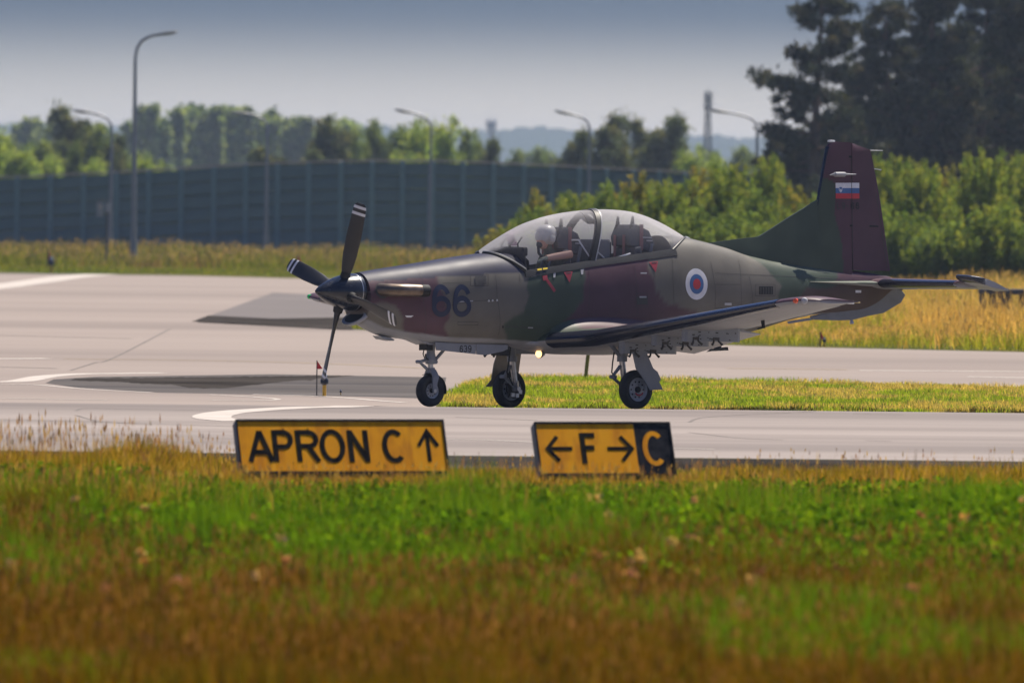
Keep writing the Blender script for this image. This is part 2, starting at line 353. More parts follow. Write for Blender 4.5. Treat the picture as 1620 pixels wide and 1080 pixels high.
def pine_mesh(seed, h, w, cols, base=0.2, nbr=58, per=46, clump=0.36, leaf=0.11):
    """open pine: bare trunk, drooping and rising boughs with needle clumps at their ends"""
    g = np.random.default_rng(seed); C = []; mb = MB()
    tr = [(g.normal(0, 0.012) * h * i / 5, g.normal(0, 0.012) * h * i / 5, h * i / 5) for i in range(6)]
    mb.tube(tr, [0.024 * h * (1 - 0.85 * i / 5) for i in range(6)], 10)
    for k in range(nbr):
        t = base + (1 - base) * (k + g.uniform(0, 0.8)) / nbr; z = h * t; a = g.uniform(0, 6.28)
        prof = (0.35 + 1.0 * (1 - t)) if t > 0.45 else (0.75 + 0.35 * g.uniform(0, 1))
        ln = w / 2 * min(prof, 1.0) * g.uniform(0.6, 1.12); rise = ln * g.uniform(-0.12, 0.32) + 0.2 * t
        i = min(int(t * 5), 4); p = Vector(tr[i]).lerp(Vector(tr[i + 1]), t * 5 - i); e = p + Vector((math.cos(a) * ln, math.sin(a) * ln, rise))
        m = p.lerp(e, 0.55) + Vector((0, 0, -0.07 * ln)); rr = 0.016 * h * (1 - 0.8 * t) * 0.6 + 0.012
        mb.tube([p, m, e], [rr, rr * 0.65, rr * 0.25], 5)
        for q in range(int(3 + ln * 3.0)):
            s = g.uniform(0.35, 1.05); pos = p.lerp(m, s * 1.8) if s < 0.55 else m.lerp(e, (s - 0.55) / 0.45)
            side = g.normal(0, 0.20 * ln * s + 0.10); C.append([pos.x - math.sin(a) * side, pos.y + math.cos(a) * side, pos.z + g.normal(0.08, 0.10)])
    V, F, K = leaf_cloud(g, C, g.uniform(0.6, 1.25, len(C)) * clump, per, leaf, cols, asp=3.2, up=0.9, clumpvar=0.25)
    return np_mesh('crown', V, F, m_needle, K), mb
def tree_proto(name, cm, mb, bark):
    o = empty(name); link('crown', cm, o); mb.build('trunk', bark, o); return o
USED = set()
def plant(proto, px, py_top, D, w=None, rz=0.0, label=None, cat='tree', group=None, h0=1.0, w0=1.0, base=None):
    """stand a (copy of a) tree so that its top is as tall as measured"""
    P = atY(px, py_top, D); z0 = float(GZ(D)) if base is None else base; h = P[2] - z0
    o = proto if proto.name not in USED else copy_tree(proto); USED.add(o.name)
    sz = h / h0; sw = sz if w is None else w * D / FPX / w0
    o.location = (P[0], D, z0 - 0.05); o.scale = (sw, sw, sz); o.rotation_euler = (0, 0, rz)
    return tag(o, label, cat, group)

# tall pines on the right
PINE = [(0.0597, 0.0720, 0.0439), (0.0439, 0.0562, 0.0369), (0.0842, 0.0913, 0.0510), (0.1001, 0.0931, 0.0597)]
pines = [tree_proto('pine_tree', *pine_mesh(s, 14, 6.8, PINE, base=b, nbr=n), m_pinebark) for s, b, n in ((11, 0.10, 56), (12, 0.12, 72), (13, 0.10, 70))]
pg = 'tall dark pines standing behind the aircraft tail'
for k, (pr, x, y, D, w, rz, lab) in enumerate((
    (0, 1292, -22, 305, 235, 0.4, 'ragged pine at the left end of the pine stand, its boughs open against the sky'),
    (1, 1405, 18, 318, 215, 2.0, 'slender pine in the gap just right of the ragged end pine'),
    (2, 1478, -70, 312, 240, 1.2, 'very tall broad pine behind the top right of the aircraft fin'),
    (1, 1560, -85, 322, 250, 3.9, 'tall dense pine second from the right edge of the pine stand'),
    (0, 1640, -60, 308, 250, 5.0, 'tall pine cut by the right edge of the picture'),
    (2, 1238, 205, 316, 120, 3.0, 'short dark pine at the foot of the ragged end pine'),
    (1, 1345, 150, 330, 220, 0.9, 'lower pine filling the space under the ragged end pine'),
    (0, 1520, 60, 335, 260, 2.6, 'shadowy pine deep in the stand between the two tallest pines'),
    (2, 1430, 130, 340, 220, 4.4, 'low pine in the dark gap right behind the aircraft fin'),
    (1, 1600, 70, 338, 240, 1.7, 'shadowy pine low in the right corner of the stand'))):
    plant(pines[pr], x, y, D, w, rz, lab, 'tree', pg, 14, 6.8)

# willow scrub behind the aircraft
SCR = [[(0.2618, 0.3447, 0.0673), (0.1948, 0.2858, 0.0594), (0.3393, 0.3812, 0.0805)], [(0.2232, 0.3093, 0.0752), (0.1561, 0.2387, 0.0647), (0.2878, 0.3577, 0.0805)], [(0.3134, 0.3093, 0.0673), (0.2232, 0.2505, 0.0647), (0.3923, 0.3341, 0.0805)]]
shr = [tree_proto('willow_bush', *shrub_mesh(20 + k, 4.2, 3.6, 190, SCR[k]), m_bark) for k in range(3)]
sg = 'willow bushes in the scrub behind the aircraft'
scrub = [(2, 765, 392, 222, 70, 'low yellowing bush at the far left end of the scrub'), (2, 800, 352, 218, 90, 'yellowish bush rising above the windscreen'), (1, 842, 322, 214, 90, 'dark round bush behind the front of the canopy'),
    (2, 850, 296, 226, 60, 'thin yellow-green bush with a spiky top above the canopy'), (0, 905, 300, 216, 100, 'green bush behind the middle of the canopy'), (1, 962, 284, 212, 100, 'green bush behind the canopy arch'), (2, 1010, 272, 222, 90, 'tall yellow-tipped bush above the rear seat'),
    (0, 1058, 278, 214, 110, 'full green bush behind the rear end of the canopy'), (2, 1108, 262, 224, 100, 'yellow-tipped bush above the radio mast of the spine'), (0, 1150, 252, 218, 110, 'tall bright bush above the start of the dorsal fin'), (1, 1195, 292, 210, 100, 'darker bush behind the dorsal fin'),
    (0, 1222, 240, 236, 80, 'young bush standing up in front of the short dark pine'), (2, 1262, 292, 214, 90, 'yellow-green bush touching the front edge of the fin'), (1, 1310, 300, 212, 120, 'bush hidden mostly by the fin'), (0, 1412, 240, 222, 100, 'tall bright bush just right of the rudder'),
    (0, 1462, 250, 216, 110, 'broad bush between the rudder and the tallest middle bush'), (2, 1500, 262, 228, 80, 'thin yellow-tipped bush in the middle of the right scrub'), (0, 1552, 232, 220, 110, 'tallest bush of the right scrub, under the pines'), (0, 1612, 238, 224, 120, 'tall bright bush at the right edge of the picture'),
    (1, 1440, 330, 206, 110, 'low dark bush in front, right of the rudder'), (1, 1500, 345, 204, 120, 'low dark bush above the tailplane tip'), (0, 1580, 318, 203, 130, 'bright low bush in front at the right edge'), (1, 1640, 340, 202, 110, 'dark low bush cut by the right edge of the picture'),
    (1, 880, 345, 206, 110, 'dark low bush seen through the front canopy'), (1, 990, 330, 205, 120, 'dark low bush seen through the rear canopy'), (1, 1090, 322, 204, 120, 'dark low bush behind the fuselage spine'), (1, 1170, 330, 203, 130, 'dark low bush at the foot of the dorsal fin'), (1, 1370, 300, 208, 100, 'dark bush hidden behind the rudder')]
for i, (k, x, y, D, w, lab) in enumerate(scrub): plant(shr[k], x, y, D, w, i * 1.3, lab, 'bush', sg, 4.2, 3.6)

# trees beyond the noise barrier
GA = [(0.1770, 0.2523, 0.0820), (0.1415, 0.2012, 0.0748), (0.2478, 0.3018, 0.1034)]; GD = [(0.1246, 0.1618, 0.0820), (0.1000, 0.1283, 0.0748), (0.1770, 0.1837, 0.0891)]; GL = [(0.3540, 0.4680, 0.1230), (0.2832, 0.4010, 0.1158), (0.4587, 0.5351, 0.1443)]
mid = {k: tree_proto('broadleaf_tree', *broad_mesh(s, 9, 6, n, 0.18, c, shp), m_bark) for k, s, n, c, shp in
       (('round', 31, 330, GA, 'round'), ('dark', 32, 330, GD, 'round'), ('light', 33, 300, GL, 'loose'), ('tall', 34, 300, GA, 'tall'), ('cone', 35, 300, GD, 'cone'))}
tg = 'trees growing beyond the noise barrier'
midl = [('light', -8, 204, 395, 75, 'pale green tree at the left edge of the picture'), ('light', 30, 226, 385, 60, 'small pale tree beside the left edge tree'), ('round', 62, 222, 430, 70, 'mid green tree left of the dark olive tree'), ('dark', 112, 172, 450, 82, 'dark olive tree with a round top, tallest at the left'),
    ('dark', 92, 225, 440, 62, 'dark low tree under the dark olive tree'), ('tall', 118, 222, 415, 34, 'narrow green tree in front of the dark olive tree'), ('light', 80, 244, 392, 60, 'pale bushy tree under the dark olive tree'), ('round', 165, 198, 445, 70, 'green tree right of the dark olive tree'), ('dark', 188, 215, 438, 50, 'dark tree just left of the tallest street lamp'),
    ('light', 150, 250, 390, 56, 'low pale tree behind the second street lamp'), ('light', 226, 240, 400, 40, 'light tree just right of the tallest street lamp'), ('light', 248, 256, 395, 36, 'small light tree two steps right of the tallest lamp'), ('dark', 425, 236, 410, 74, 'low dark round tree behind the third street lamp'),
    ('dark', 488, 238, 415, 56, 'low dark tree at the foot of the conical tree'), ('cone', 522, 180, 440, 84, 'dark conical tree, tallest above the barrier centre'), ('round', 560, 205, 450, 60, 'rounded tree right of the conical tree'), ('tall', 596, 188, 455, 56, 'tall narrow tree between conical tree and fourth lamp'), ('tall', 628, 196, 452, 56, 'narrow tree beneath the fourth lamp head'),
    ('light', 662, 190, 425, 70, 'bright tree right behind the fourth street lamp'), ('light', 640, 238, 405, 50, 'low bright tree left of the fourth lamp post'), ('light', 702, 188, 430, 64, 'bright tall tree right of the fourth street lamp'), ('round', 738, 204, 435, 62, 'green tree left of the far control tower'), ('dark', 772, 222, 440, 50, 'dark tree under the far control tower'),
    ('round', 815, 236, 520, 36, 'small hazy tree right of the control tower'), ('round', 852, 232, 515, 44, 'small hazy tree left of the fifth street lamp'), ('dark', 912, 208, 425, 58, 'dark tree right under the fifth lamp head'), ('dark', 975, 184, 430, 84, 'dark broad tree right of the fifth street lamp'), ('dark', 1018, 192, 432, 66, 'dark tree in the middle of the right clump'), ('dark', 1056, 186, 428, 80, 'broad green tree at the right of the right clump'),
    ('light', 1092, 232, 410, 56, 'lighter low tree at the end of the right clump'), ('light', 1130, 244, 400, 60, 'light low tree at the foot of the lattice mast'), ('round', 1180, 232, 540, 60, 'hazy tree left of the pine stand')]
for i, (k, x, y, D, w, lab) in enumerate(midl): plant(mid[k], x, y, D, w * 1.3, i * 2.1, lab, 'tree', tg, 9, 6)

def forest(name, prof, D0, D1, n, seed, leaf, cols, label, wpx=(18, 40), per=26, ncl=46):
    """a far-off wood that reads as one mass: merged crowns"""
    g = np.random.default_rng(seed); VV, FF, KK = [], [], []; b = 0; xs = [p[0] for p in prof]; ys = [p[1] for p in prof]
    for k in range(n):
        x = g.uniform(xs[0], xs[-1]); D = g.uniform(D0, D1); y = np.interp(x, xs, ys) + abs(g.normal(0, 9)); P = atY(x, y, D); h = P[2] + 0.3; w = g.uniform(*wpx) * D / FPX
        C = []
        for q in range(ncl):
            t = g.uniform(0.05, 1) ** 0.8; rr = w / 2 * (1.05 - 0.8 * t ** 1.5) * math.sqrt(g.uniform(0.1, 1)); a = g.uniform(0, 6.28); C.append([P[0] + rr * math.cos(a), D + rr * math.sin(a), h * t - 0.3])
        V, F, K = leaf_cloud(g, C, 0.055 * h, per, leaf, cols, asp=1.3); VV.append(V); FF.append(F + b); KK.append(K); b += len(V)
    return tag(link(name, np_mesh(name, np.concatenate(VV), np.concatenate(FF), m_leaf, np.concatenate(KK))), label, 'forest', None, 'stuff')
FC = [(0.2296, 0.3062, 0.1253), (0.1640, 0.2381, 0.1067), (0.2952, 0.3591, 0.1670)]  # distance haze put partly into the leaf colour: paler, bluer greens
forest('forest', [(195, 205), (215, 172), (260, 168), (320, 166), (360, 170), (430, 182), (500, 192), (560, 196)], 820, 900, 42, 41, 0.75, FC, 'hazy pale wood rising in the middle distance beyond the barrier')
forest('forest', [(-700, 205), (-380, 190), (-60, 200), (0, 205), (50, 188), (75, 186), (110, 196), (200, 196), (240, 200)], 900, 980, 62, 42, 0.8, FC, 'hazy wood at the left behind the dark olive tree')
forest('forest', [(780, 246), (900, 240), (1000, 246), (1100, 236), (1160, 240), (1300, 250)], 900, 1000, 26, 43, 0.8, FC, 'low hazy wood far behind the right clump of trees')

def ridge(name, prof, D, seed, col, label, amp=2.2, depth=500):
    """a long wooded ridge far away"""
    g = np.random.default_rng(seed); xs = np.arange(prof[0][0], prof[-1][0], 3.0); n = len(xs); bump = g.normal(0, amp, n)
    for _ in range(1): bump = (bump + np.roll(bump, 1) + np.roll(bump, -1)) / 2
    V = []; 
    for r, (dd, hf) in enumerate(((-depth * 0.6, 0.0), (-depth * 0.3, 0.55), (0, 1.0), (depth, 0.9), (depth * 2, 0.0))):
        for i, x in enumerate(xs):
            y = np.interp(x, [p[0] for p in prof], [p[1] for p in prof]) + bump[(i + r * 7) % n]; P = atY(x, y, D); V.append((P[0], D + dd, -0.4 + (P[2] + 0.4) * hf))
    F = [(r * n + i, r * n + i + 1, (r + 1) * n + i + 1, (r + 1) * n + i) for r in range(4) for i in range(n - 1)]
    return tag(link(name, np_mesh(name, V, F, ground_mat(name + '_wood', col, [c * 1.5 for c in col], 0.02), smooth=True)), label, None, None, 'structure')
ridge('hills', [(-3000, 215), (-1800, 200), (-1100, 206), (-400, 200), (0, 196), (60, 194), (200, 200), (420, 192), (500, 194), (600, 200), (760, 208), (850, 200), (890, 207), (960, 206), (1080, 214), (1300, 222), (1700, 215), (2100, 220), (3600, 212), (4600, 220)], 4200, 51, (0.035, 0.05, 0.025), 'blue hazy ridge along the horizon')

# grasses: one object per stand, thousands of blades
def blades(g, X, Y, H, W, cols, lean=0.25, seed_head=0.0, hcol=None):
    n = len(X); Z = GZ(Y); a = g.uniform(0, 6.28, n); dx, dy = np.cos(a), np.sin(a); ln = H * np.abs(g.normal(0, lean, n)); b = g.uniform(0, 6.28, n)
    wx, wy = np.cos(b) * W / 2, np.sin(b) * W / 2
    P0 = np.stack([X, Y, Z - 0.03], 1); P1 = np.stack([X + dx * ln * 0.35, Y + dy * ln * 0.35, Z + H * 0.55], 1); P2 = np.stack([X + dx * ln, Y + dy * ln, Z + H * (1 - 0.25 * np.clip(ln / H, 0, 1))], 1)
    w = np.stack([wx, wy, np.zeros(n)], 1)
    V = np.stack([P0 - w, P0 + w, P1 + w * 0.8, P1 - w * 0.8, P2, P2 + w * 0.15], 1).reshape(-1, 3)
    k = np.arange(n)[:, None] * 6; F = np.concatenate([k + [0, 1, 2, 3], k + [3, 2, 5, 4]], 0); K = np.repeat(cols, 6, 0)
    if seed_head > 0:
        m = g.random(n) < seed_head; T = P2[m]; s = (H[m] * g.uniform(0.10, 0.2, m.sum()))[:, None]; u = np.stack([np.zeros(m.sum()), np.zeros(m.sum()), np.ones(m.sum())], 1) * s; ww = w[m] * 2.6
        V2 = np.stack([T - u * 0.5, T + ww, T + u * 0.7, T - ww], 1).reshape(-1, 3); F2 = np.arange(len(V2)).reshape(-1, 4) + len(V)
        hc = np.array(hcol)[g.integers(0, len(hcol), m.sum())] * (1 + g.normal(0, 0.15, (m.sum(), 1)))
        V = np.concatenate([V, V2]); F = np.concatenate([F, F2]); K = np.concatenate([K, np.repeat(hc, 4, 0)])
    return V, F, np.clip(K, 0.004, 0.9)
def stand(name, parts, label, cat='grass'):
    VV, FF, KK, b = [], [], [], 0
    for V, F, K in parts: VV.append(V); FF.append(F + b); KK.append(K); b += len(V)
    return tag(link(name, np_mesh(name, np.concatenate(VV), np.concatenate(FF), m_blade, np.concatenate(KK))), label, cat, None, 'stuff')
def vnoise(x, y, s, seed):
    """smooth value noise 0..1"""
    g = np.random.default_rng(seed); T = g.random((64, 64)); u, v = x / s + 100.3, y / s + 50.7; i, j = np.floor(u).astype(int), np.floor(v).astype(int); fu, fv = u - i, v - j; fu = fu * fu * (3 - 2 * fu); fv = fv * fv * (3 - 2 * fv)
    q = lambda a, c: T[a % 64, c % 64]
    return (q(i, j) * (1 - fu) + q(i + 1, j) * fu) * (1 - fv) + (q(i, j + 1) * (1 - fu) + q(i + 1, j + 1) * fu) * fv
g = np.random.default_rng(61)
def ftop(gx, Y):
    """height of the grass: tall at the left by the taxiway, mown lower round the signs and along the right edge"""
    far = np.interp(gx, [-1.3, -0.62, -0.50, 0.34, 0.45, 1.3], [0.42, 0.34, 0.15, 0.15, 0.21, 0.25])
    return np.interp(Y, [33, 46, 50, 54, 57], [0, 0, 0, 0, 1]) * far + np.interp(Y, [33, 44, 47, 51, 54, 57], [0.30, 0.32, 0.44, 0.40, 0.29, 0.0]) * (1 + 0.12 * np.clip(gx, -1, 1))
def foreground():
    out = []
    GRN = np.array([(0.1103, 0.2392, 0.0084), (0.0809, 0.1852, 0.0084), (0.1618, 0.2778, 0.0120)]); BRN = np.array([(0.150, 0.076, 0.0075), (0.112, 0.056, 0.006), (0.21, 0.118, 0.020), (0.128, 0.086, 0.0075)]); STR = np.array([(0.3972, 0.2392, 0.0420), (0.3236, 0.2161, 0.0240), (0.4854, 0.3396, 0.0840), (0.2942, 0.2470, 0.0240)]); OLV = np.array([(0.1177, 0.1328, 0.0060), (0.0912, 0.1049, 0.0060), (0.1618, 0.1544, 0.0096)])
    # fine blades everywhere
    n = 360000; Y = 62.6 - (62.6 - 32.5) * g.random(n) ** 1.0; X = (g.random(n) - 0.5) * (0.16 * Y + 6.0)
    gx = X / (0.08 * Y)
    H = ftop(gx, Y) * np.where((Y > 55) & ((gx > 0.42) | (gx < -0.62)), 0.55 + 0.9 * vnoise(X, Y * 0.5, 0.8, 23), 1.0) * np.where(Y < 55, 0.25 + 1.5 * vnoise(X, Y, 1.0, 24) ** 1.2, 1.0) * (0.62 + 0.45 * vnoise(X, Y, 0.7, 1)) * g.uniform(0.7, 1.12, n)
    gr = vnoise(X, Y, 2.2, 2) * 0.65 + vnoise(X, Y, 0.5, 3) * 0.35
    zone = np.interp(Y + 9.0 * (vnoise(X, Y, 2.6, 9) - 0.5) + 3 * (vnoise(X, Y, 0.7, 29) - 0.5), [32, 39, 43.5, 46, 54.5, 57.5, 63], [0.28, 0.36, 0.52, 0.86, 0.84, 0.30, 0.20]) + 0.12 * np.clip(gx, -1, 1)
    isg = gr < zone; isol = g.random(n) < 0.32
    c = np.where(isg[:, None], mixcol(g, n, GRN), np.where(isol[:, None], mixcol(g, n, OLV), np.where((Y > 53)[:, None], mixcol(g, n, STR), mixcol(g, n, BRN))))
    out.append(blades(g, X, Y, H, g.uniform(0.005, 0.011, n), c, 0.3))
    # leafy weeds in the green belt
    n = 60000; Y = g.uniform(43.5, 58.5, n); X = (g.random(n) - 0.5) * (0.16 * Y + 6.0); k = vnoise(X, Y, 1.1, 4) + 0.16 * np.clip(X / (0.08 * Y), -1, 1); m = k > 0.52; X, Y = X[m], Y[m]; n = len(X)
    z = GZ(Y) + g.uniform(0.2, 1.0, n) * ftop(X / (0.08 * Y), Y) * (0.5 + 0.7 * vnoise(X, Y, 0.8, 5)); P = np.stack([X, Y, z], 1)
    out.append(leaf_cloud(g, P, 0.03, 3, 0.026, GRN * 0.85, asp=2.4, up=0.8))
    # thin stalks with seed heads
    n = 12000; Y = g.uniform(50, 62.5, n); X = (g.random(n) - 0.5) * (0.16 * Y + 6.0); gx = X / (0.08 * Y); m = g.random(n) < np.clip(0.62 - 0.42 * gx, 0.08, 1) * (0.3 + 0.9 * vnoise(X, Y, 0.9, 6)); X, Y = X[m], Y[m]; n = len(X)
    H = ftop(gx[m], Y) * g.uniform(1.0, 1.55, n)
    out.append(blades(g, X, Y, H, np.full(n, 0.005), mixcol(g, n, [(0.32, 0.20, 0.07), (0.40, 0.27, 0.11), (0.26, 0.15, 0.05)]), 0.18, 0.9, [(0.33, 0.19, 0.08), (0.26, 0.14, 0.12), (0.44, 0.31, 0.15)]))
    # brown seed heads of the nearest grass
    n = 27000; Y = g.uniform(33, 49, n); X = (g.random(n) - 0.5) * (0.16 * Y + 6.0)
    out.append(blades(g, X, Y, g.uniform(0.2, 0.42, n) * (0.6 + 0.6 * vnoise(X, Y, 1.5, 7)), np.full(n, 0.006), mixcol(g, n, BRN), 0.25, 0.8, np.array([(0.20, 0.10, 0.05), (0.16, 0.09, 0.02), (0.26, 0.14, 0.09)])))
    return out
def flowers():
    g = np.random.default_rng(91); n = 46; Y = g.uniform(37, 50, n); X = (g.random(n) - 0.5) * 0.17 * Y; z = GZ(Y) + ftop(X / (0.08 * Y), Y) * g.uniform(0.75, 1.1, n)
    return [leaf_cloud(g, np.stack([X, Y, z], 1), 0.035, 26, 0.022, [(0.42, 0.22, 0.20), (0.34, 0.19, 0.12), (0.50, 0.36, 0.28)], asp=1.4, up=0.5)]
stand('grass', foreground() + flowers(), 'tall green and rust brown grass in front of the yellow signs')
def field(n, poly_px, h, w, cols, heads, seed, hscale=1.0, hcol=None, far=True):
    """random ground points inside a polygon measured in the photo"""
    P = np.array([gp(x, y, far)[:2] for x, y in poly_px]); return in_poly(n, P, seed)
def in_poly(n, P, seed):
    g = np.random.default_rng(seed); lo, hi = P.min(0), P.max(0); out = []
    while sum(len(o) for o in out) < n:
        q = g.uniform(lo, hi, (n * 2, 2)); ins = np.zeros(len(q), bool); j = len(P) - 1
        for i in range(len(P)):
            c = ((P[i, 1] > q[:, 1]) != (P[j, 1] > q[:, 1])) & (q[:, 0] < (P[j, 0] - P[i, 0]) * (q[:, 1] - P[i, 1]) / (P[j, 1] - P[i, 1] + 1e-12) + P[i, 0]); ins ^= c; j = i
        out.append(q[ins])
    q = np.concatenate(out)[:n]; return q[:, 0], q[:, 1]
GI = [(0.2700, 0.3931, 0.0473), (0.3510, 0.4687, 0.0675), (0.2025, 0.3175, 0.0338)]; DI = [(0.5400, 0.4536, 0.2025), (0.6345, 0.5292, 0.2565), (0.4320, 0.3629, 0.1485)]
isl = np.array([A(694, 627), (A(694, 627)[0] + 0.1, 88.1), (22, 88.1), (22, 101), A(1620, 612), A(1300, 604), A(1000, 598), A(790, 594), A(735, 606)])
X, Y = in_poly(150000, isl, 71); gd = vnoise(X, Y, 1.3, 11) * 0.55 + vnoise(X, Y, 0.35, 12) * 0.45 + 0.05 * np.clip(X / 6, -1, 1); front = Y < 89.2
c = np.where((gd > 0.56)[:, None], mixcol(g, len(X), DI), mixcol(g, len(X), GI)); c = np.where(front[:, None] & (vnoise(X, Y, 0.45, 13) > 0.42)[:, None], mixcol(g, len(X), [(0.05, 0.04, 0.025), (0.07, 0.055, 0.03)]), c)
parts = [blades(g, X, Y, g.uniform(0.03, 0.085, len(X)) * (0.5 + 1.0 * vnoise(X, Y, 0.6, 14)), g.uniform(0.005, 0.011, len(X)), c, 0.6)]
stand('grass', parts, 'short patchy grass on the island strip behind the wheels')
dry = np.array([A(556, 520), A(900, 533), A(1180, 545), A(1400, 551), A(1620, 556), (26, 114), (40, 196), A(1180, 436), A(860, 442), A(640, 448), A(600, 478), A(557, 505)])
X, Y = in_poly(300000, dry, 72); zz = (Y - 116) / 80; tallm = np.clip((Y - (122 - 0.0 * X)) / 8, 0, 1)
right = np.clip((X - 6.5) / 3, 0, 1); gd = vnoise(X, Y * 0.4, 2.2, 15) * 0.62 + vnoise(X, Y, 0.9, 16) * 0.38
H = (0.08 + tallm * (0.22 + 0.40 * right) * g.uniform(0.6, 1.1, len(X))) * (0.4 + 1.1 * vnoise(X, Y, 3, 17))
c = np.where((gd < np.interp(Y, [116, 124, 128, 150], [0.76, 0.72, 0.60, 0.44]))[:, None], mixcol(g, len(X), [(0.2352, 0.2856, 0.0402), (0.3192, 0.3360, 0.0564), (0.1848, 0.2352, 0.0322)]), mixcol(g, len(X), [(0.5544, 0.3780, 0.1852), (0.6216, 0.4452, 0.2495), (0.4536, 0.2940, 0.1207)]))
stand('grass', [blades(g, X, Y, H, g.uniform(0.007, 0.016, len(X)), c, 0.6, 0.22, [(0.52, 0.40, 0.26), (0.46, 0.33, 0.19)])], 'dry straw coloured meadow behind the tail')
vg = np.array([(-60, 239), A(0, 430), A(300, 434), A(480, 438), A(700, 434), A(900, 430), (24, 300), (-60, 335)])
X, Y = in_poly(150000, vg, 73); near = np.interp(X, [-22, -10, 0, 12], [238, 234, 236, 244]); mow = Y < near + 22
gd = vnoise(X, Y, 4, 18) * 0.5 + vnoise(X, Y, 1.2, 19) * 0.5
H = np.where(mow, 0.10, 0.52) * g.uniform(0.5, 1.2, len(X)) * (0.35 + 1.2 * vnoise(X, Y, 3, 20))
c = np.where(mow[:, None], mixcol(g, len(X), [(0.14, 0.20, 0.02), (0.17, 0.22, 0.025)]), np.where((gd < 0.60)[:, None], mixcol(g, len(X), [(0.17, 0.20, 0.03), (0.13, 0.165, 0.03)]), mixcol(g, len(X), [(0.22, 0.165, 0.09), (0.19, 0.125, 0.05), (0.24, 0.19, 0.14), (0.16, 0.13, 0.125)])))
stand('grass', [blades(g, X, Y, H, g.uniform(0.02, 0.05, len(X)), c, 0.3, 0.22, [(0.30, 0.24, 0.2), (0.36, 0.28, 0.18), (0.26, 0.2, 0.2)])], 'weedy flowering verge along the foot of the noise barrier')

# ------------------------------------------------------------------ noise barrier
m_panel = M('barrier_panel', (0.118, 0.188, 0.190), 0.7, var=0.12, scale=1.5); m_post = M('barrier_post', (0.18, 0.29, 0.30), 0.6, var=0.1); m_cap = M('barrier_cap', (0.42, 0.37, 0.32), 0.8, var=0.1)
bar = tag(empty('noise_barrier', (0, 322, -0.33)), 'long dark blue green noise barrier of stacked panels between posts', 'noise barrier')
PX = [-700, -648, -596, -544, -492, -440, -388, -336, -284, -232, -180, -128, -76, -24, 28, 80.5, 133, 185, 236, 287.5, 339, 389.5, 440, 489, 540, 589, 637, 685, 733, 781, 829, 873, 917, 960, 1002, 1043, 1083, 1122, 1160, 1198, 1236]
tpx = lambda x: np.interp(x, [-700, -80, 0, 150, 300, 400, 560, 680, 800, 1000, 1120, 1250], [296, 287, 284, 278, 269, 263, 258, 258, 262, 272, 278, 285])
bD = lambda x: np.interp(x, [-80, 560, 1250], [334, 322, 330])
tops = [atY(x, tpx(x), bD(x)) for x in PX]; BH = 4.65
post_me = MB().box((0, -0.05, 0), (0.26, 0.40, BH + 0.1)).build('post', m_post, None, bevel=0.02)
pm = MB(); hh = BH / 7
pm.loft([[(x, y, z) for (y, z) in ((-0.03, -hh / 2 + 0.004), (-0.14, -hh / 2 + 0.07), (-0.12, 0.0), (-0.13, 0.02), (-0.10, hh / 2 - 0.07), (-0.03, hh / 2 - 0.004), (0.06, hh / 2 - 0.004), (0.06, -hh / 2 + 0.004))] for x in (-0.5, 0.5)])
panel_me = pm.build('panel', m_panel, None).data; bpy.data.objects.remove([o for o in bpy.data.objects if o.name == 'panel'][0])
cap_me = MB().box((0, 0, 0.05), (1.0, 0.34, 0.10)).build('cap', m_cap, None, bevel=0.01); capd = cap_me.data; bpy.data.objects.remove(cap_me)
postd = post_me.data; bpy.data.objects.remove(post_me)
r_ = random.Random(5)
for i, t in enumerate(tops):
    p = link('post', postd, bar); p.location = (t[0], t[1] - 322, t[2] - BH / 2 + 0.02 + 0.33)
    if i + 1 < len(tops):
        u = tops[i + 1]; d = u - t; L_ = math.hypot(d[0], d[1]); rz = math.atan2(d[1], d[0]); c = (t + u) / 2
        for k in range(7):
            q = link('panel', panel_me, bar); q.location = (c[0], c[1] - 322 + r_.uniform(-0.012, 0.012), c[2] - hh * (k + 0.5) + 0.33); q.rotation_euler = (0, -math.atan2(d[2], L_), rz); q.scale = (L_ - 0.17, 1, 1)
        q = link('cap', capd, bar); q.location = (c[0], c[1] - 322, c[2] + 0.07 + 0.33); q.rotation_euler = (0, -math.atan2(d[2], L_), rz); q.scale = (L_ - 0.01, 1, 1)

